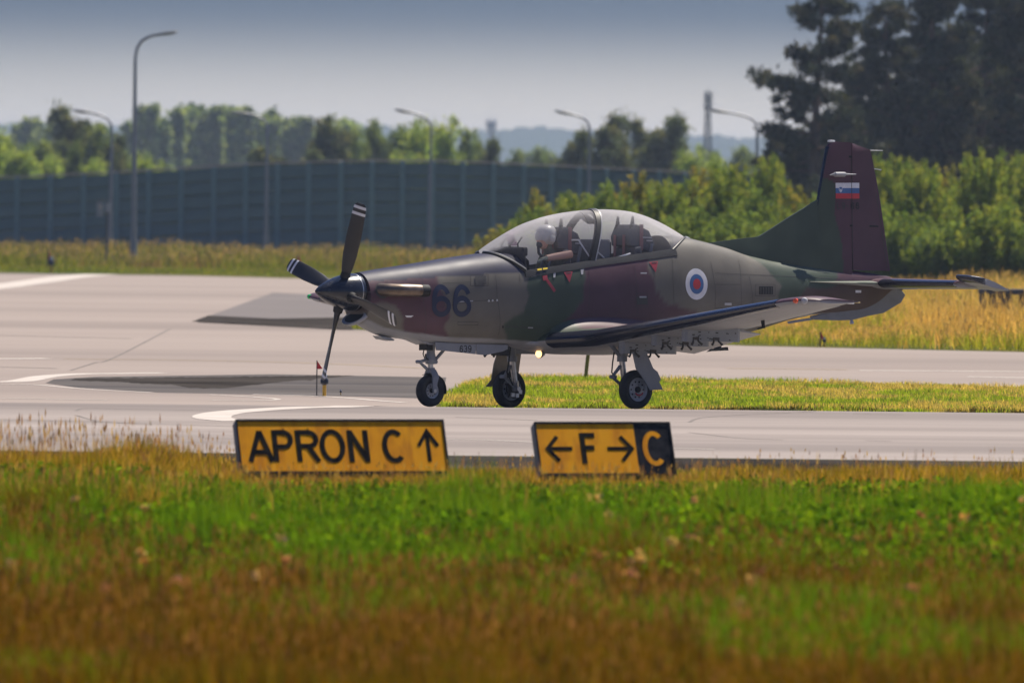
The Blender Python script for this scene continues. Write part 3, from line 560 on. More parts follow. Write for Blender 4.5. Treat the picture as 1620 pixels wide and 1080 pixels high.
# ------------------------------------------------------------------ street lamps
m_lamp = M('galvanised_pole', (0.30, 0.31, 0.33), 0.45, metal=0.55, var=0.1); m_head = M('lamp_housing', (0.16, 0.17, 0.18), 0.4, var=0.1); m_lens = M('lamp_glass', (0.5, 0.5, 0.5), 0.15, var=0.05)
def lamp(D, pole, arm, head, label, r=0.11):
    b = atY(*pole[0], D); b[2] = float(GZ(D)); o = tag(empty('street_lamp', b), label, 'street lamp', 'street lamps in front of the noise barrier')
    P = lambda q: tuple(atY(*q, D) - b)
    top = P(pole[1]); MB().tube([(0, 0, -0.2), (top[0] * 0.5, 0, top[2] * 0.5), top], [r, r * 0.8, r * 0.55], 12).tube([(0, 0, -0.1), (0, 0, 1.1)], [r * 1.25, r * 1.2], 12).build('pole', m_lamp, o, True)
    MB().tube([top] + [P(q) for q in arm], r * 0.5, 10).build('arm', m_lamp, o, True)
    a, e = Vector(P(head[0])), Vector(P(head[1])); d = (e - a); L_ = d.length; d.normalize(); n = d.cross(Vector((0, 1, 0))); n = -n if n.z > 0 else n; sd_ = Vector((0, 1, 0))
    mb = MB(); mb.loft([[a + d * L_ * t + sd_ * (w * math.cos(q)) + n * (h * math.sin(q)) for q in [k * math.pi / 6 for k in range(12)]] for t, w, h in ((0, .05, .045), (.12, .10, .06), (.5, .17, .085), (.85, .15, .06), (1, .06, .02))])
    hd = mb.build('lamp_head', m_head, o, True); MB().box(a + d * L_ * 0.6 + n * 0.085, (L_ * 0.45, 0.2, 0.02), Matrix.Rotation(-math.atan2(d.z, d.x), 3, 'Y')).build('lens', m_lens, hd)
lamp(277, [(211, 412), (214, 92)], [(217, 76), (225, 64), (238, 57.5), (250, 55)], [(246, 56), (282, 50)], 'tallest street lamp, nearest the apron, its arm reaching right', 0.13)
lamp(312, [(174, 404), (177, 210)], [(176, 197), (170, 188), (158, 182), (143, 178)], [(146, 179), (113, 174)], 'street lamp beside the dark olive tree, half hidden near the tallest lamp')
lamp(312, [(420, 404), (423, 208)], [(422, 197), (416, 189), (404, 183), (390, 180)], [(394, 181), (363, 177)], 'street lamp above the low dark round tree, arm pointing left')
lamp(312, [(678, 406), (682, 206)], [(681, 196), (675, 188), (664, 182), (650, 178)], [(654, 179), (624, 173)], 'street lamp in front of the bright trees left of the control tower')
lamp(312, [(930, 408), (933, 210)], [(932, 199), (928, 191), (919, 185), (905, 181)], [(908, 182), (877, 175)], 'street lamp right of the control tower, rising from behind the scrub')
lamp(316, [(1195, 408), (1198, 205)], [(1196, 196), (1190, 189), (1176, 183), (1150, 178)], [(1154, 179), (1121, 173)], 'street lamp whose arm comes out of the pine boughs by the lattice mast')
# equipment box on a pole
b = atY(168, 414, 268); b[2] = -0.33; o = tag(empty('equipment_post', b), 'small grey instrument box on a pole left of the tallest lamp', 'instrument post')
m_box = M('pale_box', (0.34, 0.34, 0.36), 0.5); H_ = lambda y: (atY(168, y, 268) - b)[2]
MB().tube([(0, 0, -0.2), (0.02, 0, H_(322))], 0.045, 8).build('pole', M('dark_pole', (0.10, 0.09, 0.10), 0.6), o)
MB().box((-0.28, -0.06, H_(331)), (0.26, 0.24, 0.62)).box((0.03, -0.08, H_(329)), (0.2, 0.2, 0.4)).build('box', m_box, o, bevel=0.015)
MB().box((-0.12, -0.05, H_(316)), (0.5, 0.3, 0.05)).build('cover', m_head, o, bevel=0.01); MB().box((-0.25, -0.19, H_(327)), (0.14, 0.02, 0.2)).build('dial', m_white, o)

# far tower and lattice mast
D = 2400; b = atY(777, 222, D); b[2] = -0.33; s_ = D / FPX; m_tower = M('tower_concrete', (0.36, 0.36, 0.38), 0.8); tw = tag(empty('control_tower', b), 'distant hazy control tower with a wide cab above the trees', 'control tower')
H_ = lambda y: (atY(777, y, D) - b)[2]
MB().tube([(0, 0, 0), (0, 0, H_(207))], [5 * s_, 4 * s_], 12).build('shaft', m_tower, tw, True)
MB().lathe([(5.5 * s_, 0), (8.5 * s_, 5 * s_), (9 * s_, 6 * s_)], (0, 0, H_(209)), (0, 0, 1), 12).build('balcony', m_tower, tw)
MB().lathe([(7.2 * s_, 0), (8.4 * s_, 9 * s_)], (0, 0, H_(203)), (0, 0, 1), 12).build('cab', M('tower_glass', (0.08, 0.10, 0.12), 0.1), tw)
MB().lathe([(9.2 * s_, 0), (9.2 * s_, 2.5 * s_), (6 * s_, 4 * s_)], (0, 0, H_(194)), (0, 0, 1), 12).build('roof', m_tower, tw)
mb = MB()
for q in (-6, -2, 3, 6): mb.tube([(q * s_, 0, H_(191)), (q * s_, 0, H_(182 + abs(q) * 0.4))], 0.35 * s_, 5)
mb.build('antenna', m_tower, tw)
D = 640; b = atY(1119, 262, D); b[2] = -0.33; mt = tag(empty('radio_mast', b), 'grey lattice radio mast with antennas left of the pines', 'radio mast')
H_ = lambda y: (atY(1119, y, D) - b)[2]; m_mast = M('mast_steel', (0.22, 0.24, 0.27), 0.5, metal=0.4); mb = MB(); top = H_(150); wd = lambda z: 0.62 - 0.47 * z / top
for sx_, sy_ in ((1, 1), (1, -1), (-1, -1), (-1, 1)): mb.tube([(sx_ * 0.62, sy_ * 0.62, 0), (sx_ * 0.15, sy_ * 0.15, top)], 0.09, 5)
mb.build('leg', m_mast, mt); mb = MB(); nz = 16
for k in range(nz):
    z0, z1 = top * k / nz, top * (k + 1) / nz
    for q in range(4):
        a0 = math.pi / 4 + q * math.pi / 2; a1 = a0 + math.pi / 2; P = lambda a, z: (math.cos(a) * wd(z) * 1.41, math.sin(a) * wd(z) * 1.41, z)
        mb.tube([P(a0, z0), P(a1, z1)], 0.06, 4); mb.tube([P(a0, z1), P(a1, z1)], 0.06, 4)
mb.build('lattice', m_mast, mt)
m_antw = M('antenna_white', (0.5, 0.5, 0.5), 0.5)
for z in (150, 160, 170):
    for q in (-1, 1): MB().box((q * 0.30, -0.3, H_(z)), (0.22, 0.16, 0.55)).build('antenna_panel', m_antw, mt)
MB().tube([(0, 0, top), (0, 0, H_(142))], 0.08, 6).build('spike', m_mast, mt)

# dark concrete barrier in the dry meadow
m_blk = M('weathered_concrete', (0.10, 0.105, 0.12), 0.85, var=0.25, bump=0.3); D = 150; b = atY(1588, 470, D); z0 = float(GZ(D)); zt = atY(1588, 458, D)[2] - z0; b[2] = z0
cb = tag(empty('concrete_bench', b), 'low dark concrete slab on legs in the dry grass past the tailplane tip', 'concrete slab'); k_ = D / FPX
MB().box((20 * k_, 0, zt - 0.05), (118 * k_, 0.7, 0.13)).build('slab', m_blk, cb, bevel=0.02)
for x, w in ((-33, 9), (-5, 34), (32, 14), (52, 12), (72, 14)): MB().box((x * k_, 0, zt / 2 - 0.06), (w * k_, 0.55, zt - 0.13)).build('leg', m_blk, cb, bevel=0.02)

# ------------------------------------------------------------------ taxiway lights, flags, stake
m_red = M('red_flag', (0.55, 0.03, 0.035), 0.6); m_blk2 = M('black_plastic', (0.02, 0.02, 0.025), 0.35); m_blue = M('pale_lens', (0.30, 0.32, 0.36), 0.15); m_yel = M('yellow_stub', (0.62, 0.36, 0.03), 0.5); m_wht = M('white_cap', (0.75, 0.75, 0.75), 0.4)
def edge_light(px, py, label, hp, far=True):
    P = gp(px, py); k = P[1] / FPX; q = min(1, hp / 30)
    o = tag(empty('taxiway_light', P), label, 'taxiway light', 'lights along the taxiway edges')
    MB().tube([(0, 0, -0.02), (0, 0, hp * 0.55 * k)], 3.0 * k * q, 10).build('stem', m_yel, o, True)
    MB().lathe([(3 * k * q, 0), (6.5 * k * q, 3 * k * q), (6.5 * k * q, 8 * k * q), (4.5 * k * q, 11 * k * q)], (0, 0, hp * 0.5 * k), (0, 0, 1), 14).build('housing', m_blk2, o, True)
    MB().lathe([(4.2 * k * q, 0), (4.2 * k * q, 5 * k * q), (2.2 * k * q, 8 * k * q)], (0, 0, hp * 0.5 * k + 10.8 * k * q), (0, 0, 1), 12).build('lens', m_blue, o, True); return o
def flag(px, py, top, label, red_h=13, w=9, lean=0.0):
    P = gp(px, py); k = P[1] / FPX; h = (py - top) * k; o = tag(empty('marker_flag', P), label, 'marker flag', 'small red marker flags')
    MB().tube([(0, 0, -0.05), (lean * k, 0, h)], 0.9 * k, 6).build('stick', m_blk2, o)
    MB().prism([(0, 0), (w * k, -red_h * k), (w * k * 0.2, -red_h * k * 1.05), (0, -red_h * k)], 0.01, lambda u, v, q: (u + lean * k, q, h + v)).build('cloth', m_red, o)
edge_light(513, 627, 'black and yellow taxiway light left of the nose wheel', 36); flag(501, 626, 570, 'red pennant on a thin stick left of the nose wheel', 13, 9)
edge_light(539, 625, 'tiny dark taxiway light close to the nose wheel side flag', 8); edge_light(81, 431, 'far taxiway light on the mown verge at the left', 22); flag(76, 424, 393, 'far red pennant on the mown verge at the left', 20, 6)
edge_light(476, 437, 'far taxiway light seen just left of the propeller', 20); flag(471, 437, 402, 'far red pennant seen just left of the propeller', 18, 8)
flag(1298, 548, 524, 'red pennant in the grass below the wing tip', 12, 6); edge_light(1304, 549, 'dark taxiway light in the grass below the wing tip', 14)
P = gp(926, 600); k = P[1] / FPX; o = tag(empty('marker_stake', P), 'leaning yellow green stake on the grass island under the belly', 'stake')
MB().tube([(0, 0, -0.05), (2 * k, 0, 20 * k), (5 * k, 0, 48 * k)], 3.0 * k, 8).build('shaft', M('mossy_yellow', (0.30, 0.24, 0.03), 0.8, var=0.3, scale=20), o, True); MB().tube([(5 * k, 0, 47 * k), (5.3 * k, 0, 50 * k)], 3.4 * k, 8).build('tip', m_yel, o)

# ------------------------------------------------------------------ lettering
def arc(cx, cy, rx, ry, a0, a1, n=24): return [(cx + rx * math.cos(rad(a0 + (a1 - a0) * k / n)), cy + ry * math.sin(rad(a0 + (a1 - a0) * k / n))) for k in range(n + 1)]
SIX = [arc(.5, .31, .36, .26, 0, 360, 32), arc(.50, .50, .36, .44, 180, 30, 22), [(.14, .31), (.14, .50)]]
GLY = {'A': [[(.02, 0), (.5, .97)], [(.98, 0), (.5, .97)], [(.18, .3), (.82, .3)]], 'P': [[(.1, 0), (.1, 1)], [(.1, .93), (.55, .93)] + arc(.55, .70, .35, .23, 90, -90) + [(.1, .47)]],
    'R': [[(.1, 0), (.1, 1)], [(.1, .93), (.55, .93)] + arc(.55, .71, .35, .22, 90, -90) + [(.1, .49)], [(.52, .49), (.94, 0)]], 'O': [arc(.5, .5, .42, .44, 0, 360, 36)], 'N': [[(.1, 0), (.1, 1)], [(.9, 0), (.9, 1)], [(.1, .96), (.9, .04)]],
    'C': [arc(.52, .5, .42, .44, 48, 312, 30)], 'F': [[(.12, 0), (.12, 1)], [(.12, .93), (.95, .93)], [(.12, .52), (.85, .52)]], 'U': [[(.5, 0), (.5, .97)], [(.08, .5), (.5, .97), (.92, .5)]],
    'l': [[(.03, .5), (1, .5)], [(.45, .95), (.03, .5), (.45, .05)]], 'r': [[(0, .5), (.97, .5)], [(.55, .95), (.97, .5), (.55, .05)]],
    '6': SIX, '9': [[(1 - x, 1 - y) for x, y in s] for s in SIX], '3': [arc(.45, .73, .37, .21, 150, -90), arc(.45, .29, .41, .23, 90, -150)], 'L': [[(.12, 1), (.12, 0)], [(.12, .06), (.9, .06)]], '-': [[(.1, .45), (.9, .45)]],
    '2': [arc(.5, .70, .36, .24, 170, -30) + [(.12, .05)], [(.1, .06), (.9, .06)]]}
def ribbon(pts, w, sx, sy, sub=1):
    """stroke of even width; returns quads in 2D"""
    P = [np.array((x * sx, y * sy)) for x, y in pts]
    if sub > 1 or len(P) == 2:
        Q = []; m = max(sub, 4)
        for a, b in zip(P[:-1], P[1:]): Q += [a + (b - a) * k / m for k in range(m)]
        P = Q + [P[-1]]
    closed = np.linalg.norm(P[0] - P[-1]) < 1e-6; n = len(P); V = []
    for i in range(n):
        if closed: a, b = P[(i - 1) % (n - 1)], P[(i + 1) % (n - 1)]
        else: a, b = P[max(i - 1, 0)], P[min(i + 1, n - 1)]
        t = (b - a) / (np.linalg.norm(b - a) + 1e-9); q = np.array([-t[1], t[0]]); sc = 1.0
        if 0 < i < n - 1 or closed:
            t0 = P[i] - a; t0 = t0 / (np.linalg.norm(t0) + 1e-9); sc = 1 / max(np.dot(q, np.array([-t0[1], t0[0]])), 0.5)
        V += [P[i] + q * w / 2 * sc, P[i] - q * w / 2 * sc]
    return V, [(2 * i, 2 * i + 2, 2 * i + 3, 2 * i + 1) for i in range(n - 1)]
def glyph(mb, ch, fn, w, h, stroke, thick=0.0, sub=1):
    """add one character; fn(u, v, lift) -> 3D"""
    for si, s in enumerate(GLY[ch]):
        V, F = ribbon(s, stroke, w, h, sub); n = len(V); e = 0.0006 * si
        if thick:
            v = [fn(p[0], p[1], 0) for p in V] + [fn(p[0], p[1], thick + e) for p in V]
            f = [tuple(i + n for i in q) for q in F]
            for q in F: f += [(q[0], q[1], q[1] + n, q[0] + n), (q[2], q[3], q[3] + n, q[2] + n)]
            f += [(0, 1, 1 + n, n), (n - 2, n - 1, 2 * n - 1, 2 * n - 2)]
        else: v = [fn(p[0], p[1], e) for p in V]; f = F
        mb.add(v, f)
    return mb

# ------------------------------------------------------------------ the two yellow signs in the grass
def dirty(name, c, dirt):
    m = ground_mat(name, [k * 0.8 for k in c], c, 3.0, stretch=(1.5, 1, 0.5), c3=dirt, s3=5.0, rough=0.55, bump=0.05, spec=0.4); return m
m_face = ground_mat('sign_yellow', (0.92, 0.36, 0.001), (0.99, 0.43, 0.002), 2.5, stretch=(2.0, 1, 0.6), c3=(0.74, 0.27, 0.004), s3=4.0, rough=0.7, bump=0.03, spec=0.12)
m_signblk = ground_mat('sign_black', (0.012, 0.013, 0.018), (0.05, 0.05, 0.055), 6.0, rough=0.6, bump=0.05); m_case = M('sign_case', (0.24, 0.245, 0.26), 0.55, var=0.2); m_char = ground_mat('sign_lettering', (0.010, 0.010, 0.012), (0.03, 0.026, 0.02), 8.0, rough=0.6, bump=0.0)
def sign(name, px, py, Wpx, Hpx, label, chars, split=None, D=60.0):
    ps, ph = rad(16), rad(27); b = atY(px, py, D); k = D / FPX; W = Wpx * k / math.cos(ps) * 1.004; H = Hpx * k / math.cos(ph)
    o = empty(name, b); o.rotation_euler = (-ph, 0, 0)                   # lean back, then turn
    o.matrix_world = Matrix.Translation(b) @ Matrix.Rotation(ps, 4, 'Z') @ Matrix.Rotation(-ph, 4, 'X'); tag(o, label, 'sign', 'yellow taxiway signs in the grass'); dp = 0.12
    MB().box((W / 2, dp / 2, H / 2), (W, dp, H)).build('case', m_case, o, bevel=0.008); fr = 0.020
    MB().box((W / 2, -0.006, H - fr / 2 - 0.001), (W - 0.004, 0.02, fr)).box((W / 2, -0.006, fr / 2), (W - 0.004, 0.02, fr * 0.9)).box((fr / 2, -0.006, H / 2), (fr * 0.7, 0.018, H - 2 * fr)).box((W - fr / 2, -0.006, H / 2), (fr * 0.8, 0.018, H - 2 * fr)).build('frame', m_signblk, o)
    xs = split * W if split else W - fr
    MB().box(((fr + xs) / 2, -0.002, H / 2), (xs - fr, 0.008, H - 2 * fr - 0.004)).build('face_panel', m_face, o)
    if split: MB().box(((W - fr + xs) / 2 + 0.002, -0.002, H / 2), (W - fr - xs - 0.004, 0.008, H - 2 * fr - 0.004)).build('location_panel', m_signblk, o)
    for ch, u0, u1, v0, v1, yel in chars:
        w, h = (u1 - u0) * W, (v1 - v0) * H; st = 0.048 if ch not in 'Ulr' else 0.036
        nm = 'arrow' if ch in 'Ulr' else 'letter'; L_ = glyph(MB(), ch, lambda u, v, q: (u0 * W + u, -0.0065 - q, v0 * H + v), w, h, st, 0.003).build(nm, m_face if yel else m_char, o)
    for u in (0.2, 0.82): MB().tube([(u * W, dp / 2, 0.02), (u * W, dp / 2 - 0.12, -0.42)], 0.035, 10).build('leg', m_case, o, True)
    return o
sign('direction_sign', 381, 749, 329, 84, 'long yellow sign reading APRON C with an upward arrow',
     [('A', .052, .16, .22, .80, 0), ('P', .168, .262, .22, .80, 0), ('R', .278, .385, .22, .80, 0), ('O', .392, .508, .20, .81, 0), ('N', .528, .622, .21, .80, 0), ('C', .690, .798, .20, .81, 0), ('U', .855, .965, .22, .80, 0)])
sign('direction_sign', 855, 752, 217, 83, 'short yellow sign reading F between arrows with a black C panel',
     [('l', .07, .255, .25, .75, 0), ('F', .325, .435, .22, .79, 0), ('r', .515, .70, .25, .75, 0), ('C', .775, .935, .18, .82, 1)], split=.725)

# ================================================================== the aircraft
AC = empty('trainer_aircraft'); AC.matrix_world = Matrix(((NOSE[0], PORT[0], UP[0], ORG[0]), (NOSE[1], PORT[1], UP[1], ORG[1]), (NOSE[2], PORT[2], UP[2], ORG[2]), (0, 0, 0, 1)))
tag(AC, 'camouflaged two seat turboprop trainer aircraft numbered 66 standing on the taxiway', 'aircraft')
# paint (linear base colours)
PUR = (0.098, 0.052, 0.066); OLV_ = (0.145, 0.134, 0.112); GRN_ = (0.060, 0.080, 0.058); NVY = (0.030, 0.030, 0.056); GRY = (0.30, 0.305, 0.32); BRN_ = (0.080, 0.056, 0.052); TUB = (0.12, 0.122, 0.128)
m_camo = M('camouflage_paint', (1, 1, 1), 0.50, var=0.13, scale=2.5, attr=True, spec=0.28); m_grey = M('light_grey_paint', GRY, 0.45, var=0.10, scale=4); m_dgrey = M('grey_gear_paint', (0.22, 0.235, 0.26), 0.45, var=0.10, scale=5)
m_navy = M('black_deicer_rubber', (0.018, 0.019, 0.030), 0.22, var=0.15, scale=3, coat=0.3); m_spin = M('spinner_black', (0.016, 0.018, 0.026), 0.25, var=0.15, scale=6, coat=0.3); m_prop = M('propeller_black', (0.028, 0.026, 0.026), 0.4, var=0.2, scale=5)
m_black = M('matt_black', (0.012, 0.012, 0.013), 0.7); m_frame = M('canopy_frame_paint', (0.032, 0.030, 0.027), 0.5); m_steel = M('oleo_steel', (0.45, 0.45, 0.46), 0.3, metal=0.8, var=0.15, scale=20); m_tyre = M('tyre_rubber', (0.018, 0.018, 0.022), 0.75, var=0.25, scale=12)
m_rim = M('wheel_rim', (0.45, 0.46, 0.47), 0.45, metal=0.2, var=0.1, scale=20); m_exh = M('heat_tinted_exhaust', (0.17, 0.13, 0.10), 0.4, metal=0.8, var=0.3, scale=9); m_mark = M('navy_marking', (0.016, 0.022, 0.055), 0.5); m_w = M('white_paint', (0.72, 0.72, 0.74), 0.45); m_rd = M('red_paint', (0.52, 0.035, 0.045), 0.45); m_bl = M('blue_paint', (0.055, 0.14, 0.33), 0.45)
m_rdull = M('faded_red_marking', (0.33, 0.035, 0.05), 0.5); m_seam = M('panel_seam', (0.052, 0.049, 0.048), 0.6); m_rivet = M('bright_scuff', (0.40, 0.40, 0.41), 0.4); m_seat = M('seat_fabric', (0.085, 0.088, 0.10), 0.8); m_strap = M('red_strap', (0.26, 0.11, 0.11), 0.7)

def XZ(l, y=0.0):
    a = np.array([S(p[0], p[1], y) for p in l]); return a
top = XZ([(560, 432), (600, 425), (640, 419), (700, 409), (760, 400.4)]); SILL = XZ([(832, 429.5), (945, 412), (1069, 395.5)], 0.40)
XF, XB = SILL[0, 0], SILL[2, 0]                                        # cockpit opening, front and back
spine = XZ([(1082, 375.6), (1118, 384.4), (1149, 393), (1175.6, 403), (1215, 412), (1260, 419), (1347, 428), (1407, 437), (1420, 445)])
tx_ = np.concatenate([top[:, 0], [XF, XB], spine[:, 0]]); tz_ = np.concatenate([top[:, 1], [SILL[0, 1] + 0.235, SILL[2, 1] + 0.20], spine[:, 1]])
bel = XZ([(557, 505), (564, 511), (582, 522), (604, 532), (640, 536.5), (671, 543.8), (801, 546), (845, 552), (890, 555), (930, 557)]); bel2 = XZ([(1180, 527), (1246.7, 506), (1284, 498), (1326.7, 493.7), (1367, 489.6), (1389, 478.8), (1413.6, 457), (1420, 452)])
bx_ = np.concatenate([bel[:, 0], bel2[:, 0]]); bz_ = np.concatenate([bel[:, 1], bel2[:, 1]])
srt = lambda a, b: (a[::-1], b[::-1])
TX, TZ = srt(tx_, tz_); BX, BZ = srt(bx_, bz_)
def smooth(X_, Z_, win=0.16):
    """round the corners of a measured outline"""
    xs = np.linspace(X_[0], X_[-1], 700); zs = np.interp(xs, X_, Z_); k = max(3, int(win / (xs[1] - xs[0]))) | 1; pad = k // 2
    e = np.concatenate([2 * zs[0] - zs[pad:0:-1], zs, 2 * zs[-1] - zs[-2:-pad - 2:-1]]); w = np.hanning(k + 2)[1:-1]; return xs, np.convolve(e, w / w.sum(), 'valid')
TX, TZ = smooth(TX, TZ, 0.30); BX, BZ = smooth(BX, BZ, 0.30)
X_NOSE, X_TAIL = S(565, 462, 0.0)[0], S(1419, 450, 0)[0]
zt = lambda x: float(np.interp(x, TX, TZ)); zb = lambda x: float(np.interp(x, BX, BZ))
wid = lambda x: float(np.interp(x, [-5.8, -5.3, -4.5, -3.5, -2.5, -1.5, -0.6, 0.8, 1.6, 2.5, 3.2, 3.55, 3.7], [0.025, 0.075, 0.15, 0.255, 0.345, 0.42, 0.46, 0.465, 0.455, 0.415, 0.345, 0.29, 0.265]))
nexp = lambda x: float(np.interp(x, [-5.5, -3, -1, 1.5, 3, 3.6], [2.0, 2.1, 2.5, 2.6, 2.3, 2.05]))
sill_z = lambda x: float(np.interp(x, [-5.7, -4.5, -2.6, XB, SILL[1, 0], XF, 3.6], [1.66, 1.70, 1.93, SILL[2, 1], SILL[1, 1], SILL[0, 1], 1.68]))
def sect(x):
    T, B = zt(x), zb(x); zc = B + 0.50 * (T - B); return T, B, zc, wid(x), nexp(x)
def fy(x, z):
    T, B, zc, w, n = sect(x); h = (T - zc) if z > zc else (zc - B); q = min(abs(z - zc) / h, 0.9999); return w * (1 - q ** n) ** (1 / n)
def SURF(px, py):
    y = 0.4
    for _ in range(4): x, z = S(px, py, y); y = fy(x, z)
    return x, y, z
# camouflage map: measured patches of paint on the port side, plus the chin's blur and sheen
PAINT = []
def area(col, px): PAINT.append((np.array([SURF(a, b)[::2] if fy(*S(a, b, 0.3)) > 0.02 else S(a, b, 0.1) for a, b in px]), np.array(col)))
area(PUR, [(540, 380), (700, 380), (693, 440), (697, 470), (712, 495), (706, 520), (705, 560), (540, 560)])
area(OLV_, [(540, 486), (600, 480), (628, 488), (640, 505), (650, 560), (540, 560)])  # chin: propeller blur and reflection put into the paint as a paler patch
area(GRN_, [(836, 432), (832, 465), (830, 492), (812, 503), (800, 515), (793, 560), (905, 560), (905, 515), (925, 490), (922, 460), (927, 420), (880, 424)])
area(PUR, [(926, 400), (1021, 385), (1023, 412), (1034, 440), (1039, 465), (1047, 483), (1072, 483), (1100, 490), (1112, 505), (1125, 545), (890, 560), (890, 512), (911, 492), (921, 462)])
area(GRN_, [(1170, 395), (1190, 412), (1217, 427), (1237, 449), (1229, 470), (1245, 500), (1270, 510), (1380, 470), (1335, 380), (1250, 390)])
area(BRN_, [(1236, 512), (1262, 478), (1278, 457), (1325, 450), (1440, 440), (1440, 520), (1240, 560)])
area(PUR, [(1329, 400), (1330, 440), (1318, 446), (1440, 452), (1440, 400)])
area(GRY, [(575, 505), (590, 513), (604, 518), (640, 524), (708, 533), (784, 536.3), (848, 540.5), (900, 545), (1000, 551), (1130, 540), (1230, 515), (1275, 496.4), (1326.7, 493.9), (1300, 620), (560, 620)])
AGL = XZ([(500, 447), (575, 446), (640, 442), (700, 438), (770, 434), (838, 430.5)], 0.36); AGX, AGZ = AGL[::-1, 0], AGL[::-1, 1]
def inside(P, x, z):
    c = np.zeros(len(x), bool); j = len(P) - 1
    for i in range(len(P)):
        c ^= ((P[i, 1] > z) != (P[j, 1] > z)) & (x < (P[j, 0] - P[i, 0]) * (z - P[i, 1]) / (P[j, 1] - P[i, 1] + 1e-12) + P[i, 0]); j = i
    return c
def paint(x, z, soft=0.018):
    x, z = np.asarray(x, float), np.asarray(z, float); acc = np.zeros((len(x), 3)); g = np.random.default_rng(3)
    for dx, dz in ((0, 0), (soft, 0), (-soft, 0), (0, soft), (0, -soft)):
        wx = x + dx + 0.03 * np.sin(z * 9 + 1.3) + 0.02 * np.sin(z * 23); wz = z + dz + 0.03 * np.sin(x * 7 + 0.4); c = np.tile(np.array(OLV_), (len(x), 1))
        for P, col in PAINT:
            gr = col is not None and abs(col[0] - GRY[0]) < 1e-6
            m = inside(P, x + dx if gr else wx, z + dz * 0.4 if gr else wz); c[m] = col
        m = (x > XF - 0.42) & (z > np.interp(x, AGX, AGZ)); c[m] = NVY
        acc += c
    return acc / 5
# ---- fuselage skin with the cockpit tub
NBOT, NTOP = 34, 22
stn = list(np.arange(X_NOSE, X_TAIL, -0.028)) + [X_TAIL]
for e in (XF, XB): stn = [s for s in stn if abs(s - e) > 0.012] + [e + 0.003, e - 0.003]
stn.sort(reverse=True)
V, K, rings = [], [], []
def ring(x):
    T, B, zc, w, n = sect(x); zs = min(max(sill_z(x), zc + 0.03), T - 0.02); aS = math.asin(((zs - zc) / (T - zc)) ** (n / 2)); half = []; tub = []
    for k in range(NBOT):
        a = -math.pi / 2 + (aS + math.pi / 2) * k / (NBOT - 1); s, c = math.sin(a), math.cos(a); h = (T - zc) if s > 0 else (zc - B)
        half.append((w * abs(c) ** (2 / n), zc + h * math.copysign(abs(s) ** (2 / n), s))); tub.append(0)
    op = XB < x < XF; ys = half[-1][0]
    for k in range(1, NTOP):
        t = k / (NTOP - 1)
        if op:
            if t < 0.2: half.append((ys - 0.05 * t / 0.2, zs + 0.004 * (1 - t / 0.2))); tub.append(0 if t < 0.05 else 1)
            elif t < 0.7: half.append((ys - 0.05, zs - (t - 0.2) / 0.5 * 0.62)); tub.append(1)
            else: half.append(((ys - 0.05) * (1 - (t - 0.7) / 0.3), zs - 0.62)); tub.append(1)
        else:
            a = aS + (math.pi / 2 - aS) * t; half.append((w * abs(math.cos(a)) ** (2 / n), zc + (T - zc) * math.sin(a) ** (2 / n))); tub.append(0)
    return half, tub
mb = MB(); pts = []; col_t = []
for x in stn:
    h, t = ring(x); full = [(x, y, z) for y, z in h] + [(x, -y, z) for y, z in h[-2:0:-1]]; pts.append(full); col_t += t + t[-2:0:-1]
nr = len(pts[0]); P = np.array([p for r in pts for p in r]); col_ = paint(P[:, 0], P[:, 2]); col_[np.array(col_t) == 1] = TUB
F = [(i * nr + k, i * nr + (k + 1) % nr, (i + 1) * nr + (k + 1) % nr, (i + 1) * nr + k) for i in range(len(pts) - 1) for k in range(nr)]
me = np_mesh('fuselage', P, F, m_camo, col_, True); bm = bmesh.new(); bm.from_mesh(me)
bm.verts.ensure_lookup_table(); bm.faces.new([bm.verts[k] for k in range(nr)]); bm.faces.new([bm.verts[(len(pts) - 1) * nr + k] for k in range(nr)])
bmesh.ops.recalc_face_normals(bm, faces=bm.faces)
for e in bm.edges:
    if e.is_manifold and e.calc_face_angle(0) > rad(35): e.smooth = False
bm.to_mesh(me); bm.free(); FUS = link('fuselage', me, AC)
# ---- things painted or fastened on the skin
def onskin(x, z, off, side=1): return (x, side * (fy(x, z) + off), z)
def patch(name, quad, off, mat, parent, nu=6, nv=4, label=None):
    """a panel lying on the skin, corners given as photo pixels (port side)"""
    c = [SURF(*q) for q in quad]; mb = MB(); v = []
    for i in range(nu + 1):
        for j in range(nv + 1):
            u, w = i / nu, j / nv; x = (c[0][0] * (1 - u) + c[1][0] * u) * (1 - w) + (c[3][0] * (1 - u) + c[2][0] * u) * w; z = (c[0][2] * (1 - u) + c[1][2] * u) * (1 - w) + (c[3][2] * (1 - u) + c[2][2] * u) * w; v.append(onskin(x, z, off))
    mb.add(v, [(i * (nv + 1) + j, (i + 1) * (nv + 1) + j, (i + 1) * (nv + 1) + j + 1, i * (nv + 1) + j + 1) for i in range(nu) for j in range(nv)]); o = mb.build(name, mat, parent, True)
    if label: o['label'] = label
    return o
def skin_lines(mb, paths, w=0.0055, off=0.003):
    for px in paths:
        q = [SURF(*p)[::2] for p in px]; d = []
        for a, b in zip(q[:-1], q[1:]):
            n = max(2, int(math.hypot(b[0] - a[0], b[1] - a[1]) / 0.04)); d += [(a[0] + (b[0] - a[0]) * k / n, a[1] + (b[1] - a[1]) * k / n) for k in range(n)]
        Vv, Ff = ribbon(d + [q[-1]], w, 1, 1); mb.add([onskin(p[0], p[1], off) for p in Vv], Ff)
    return mb
def rect(a, b, c, d): return [(a, b), (c, b), (c, d), (a, d), (a, b)]
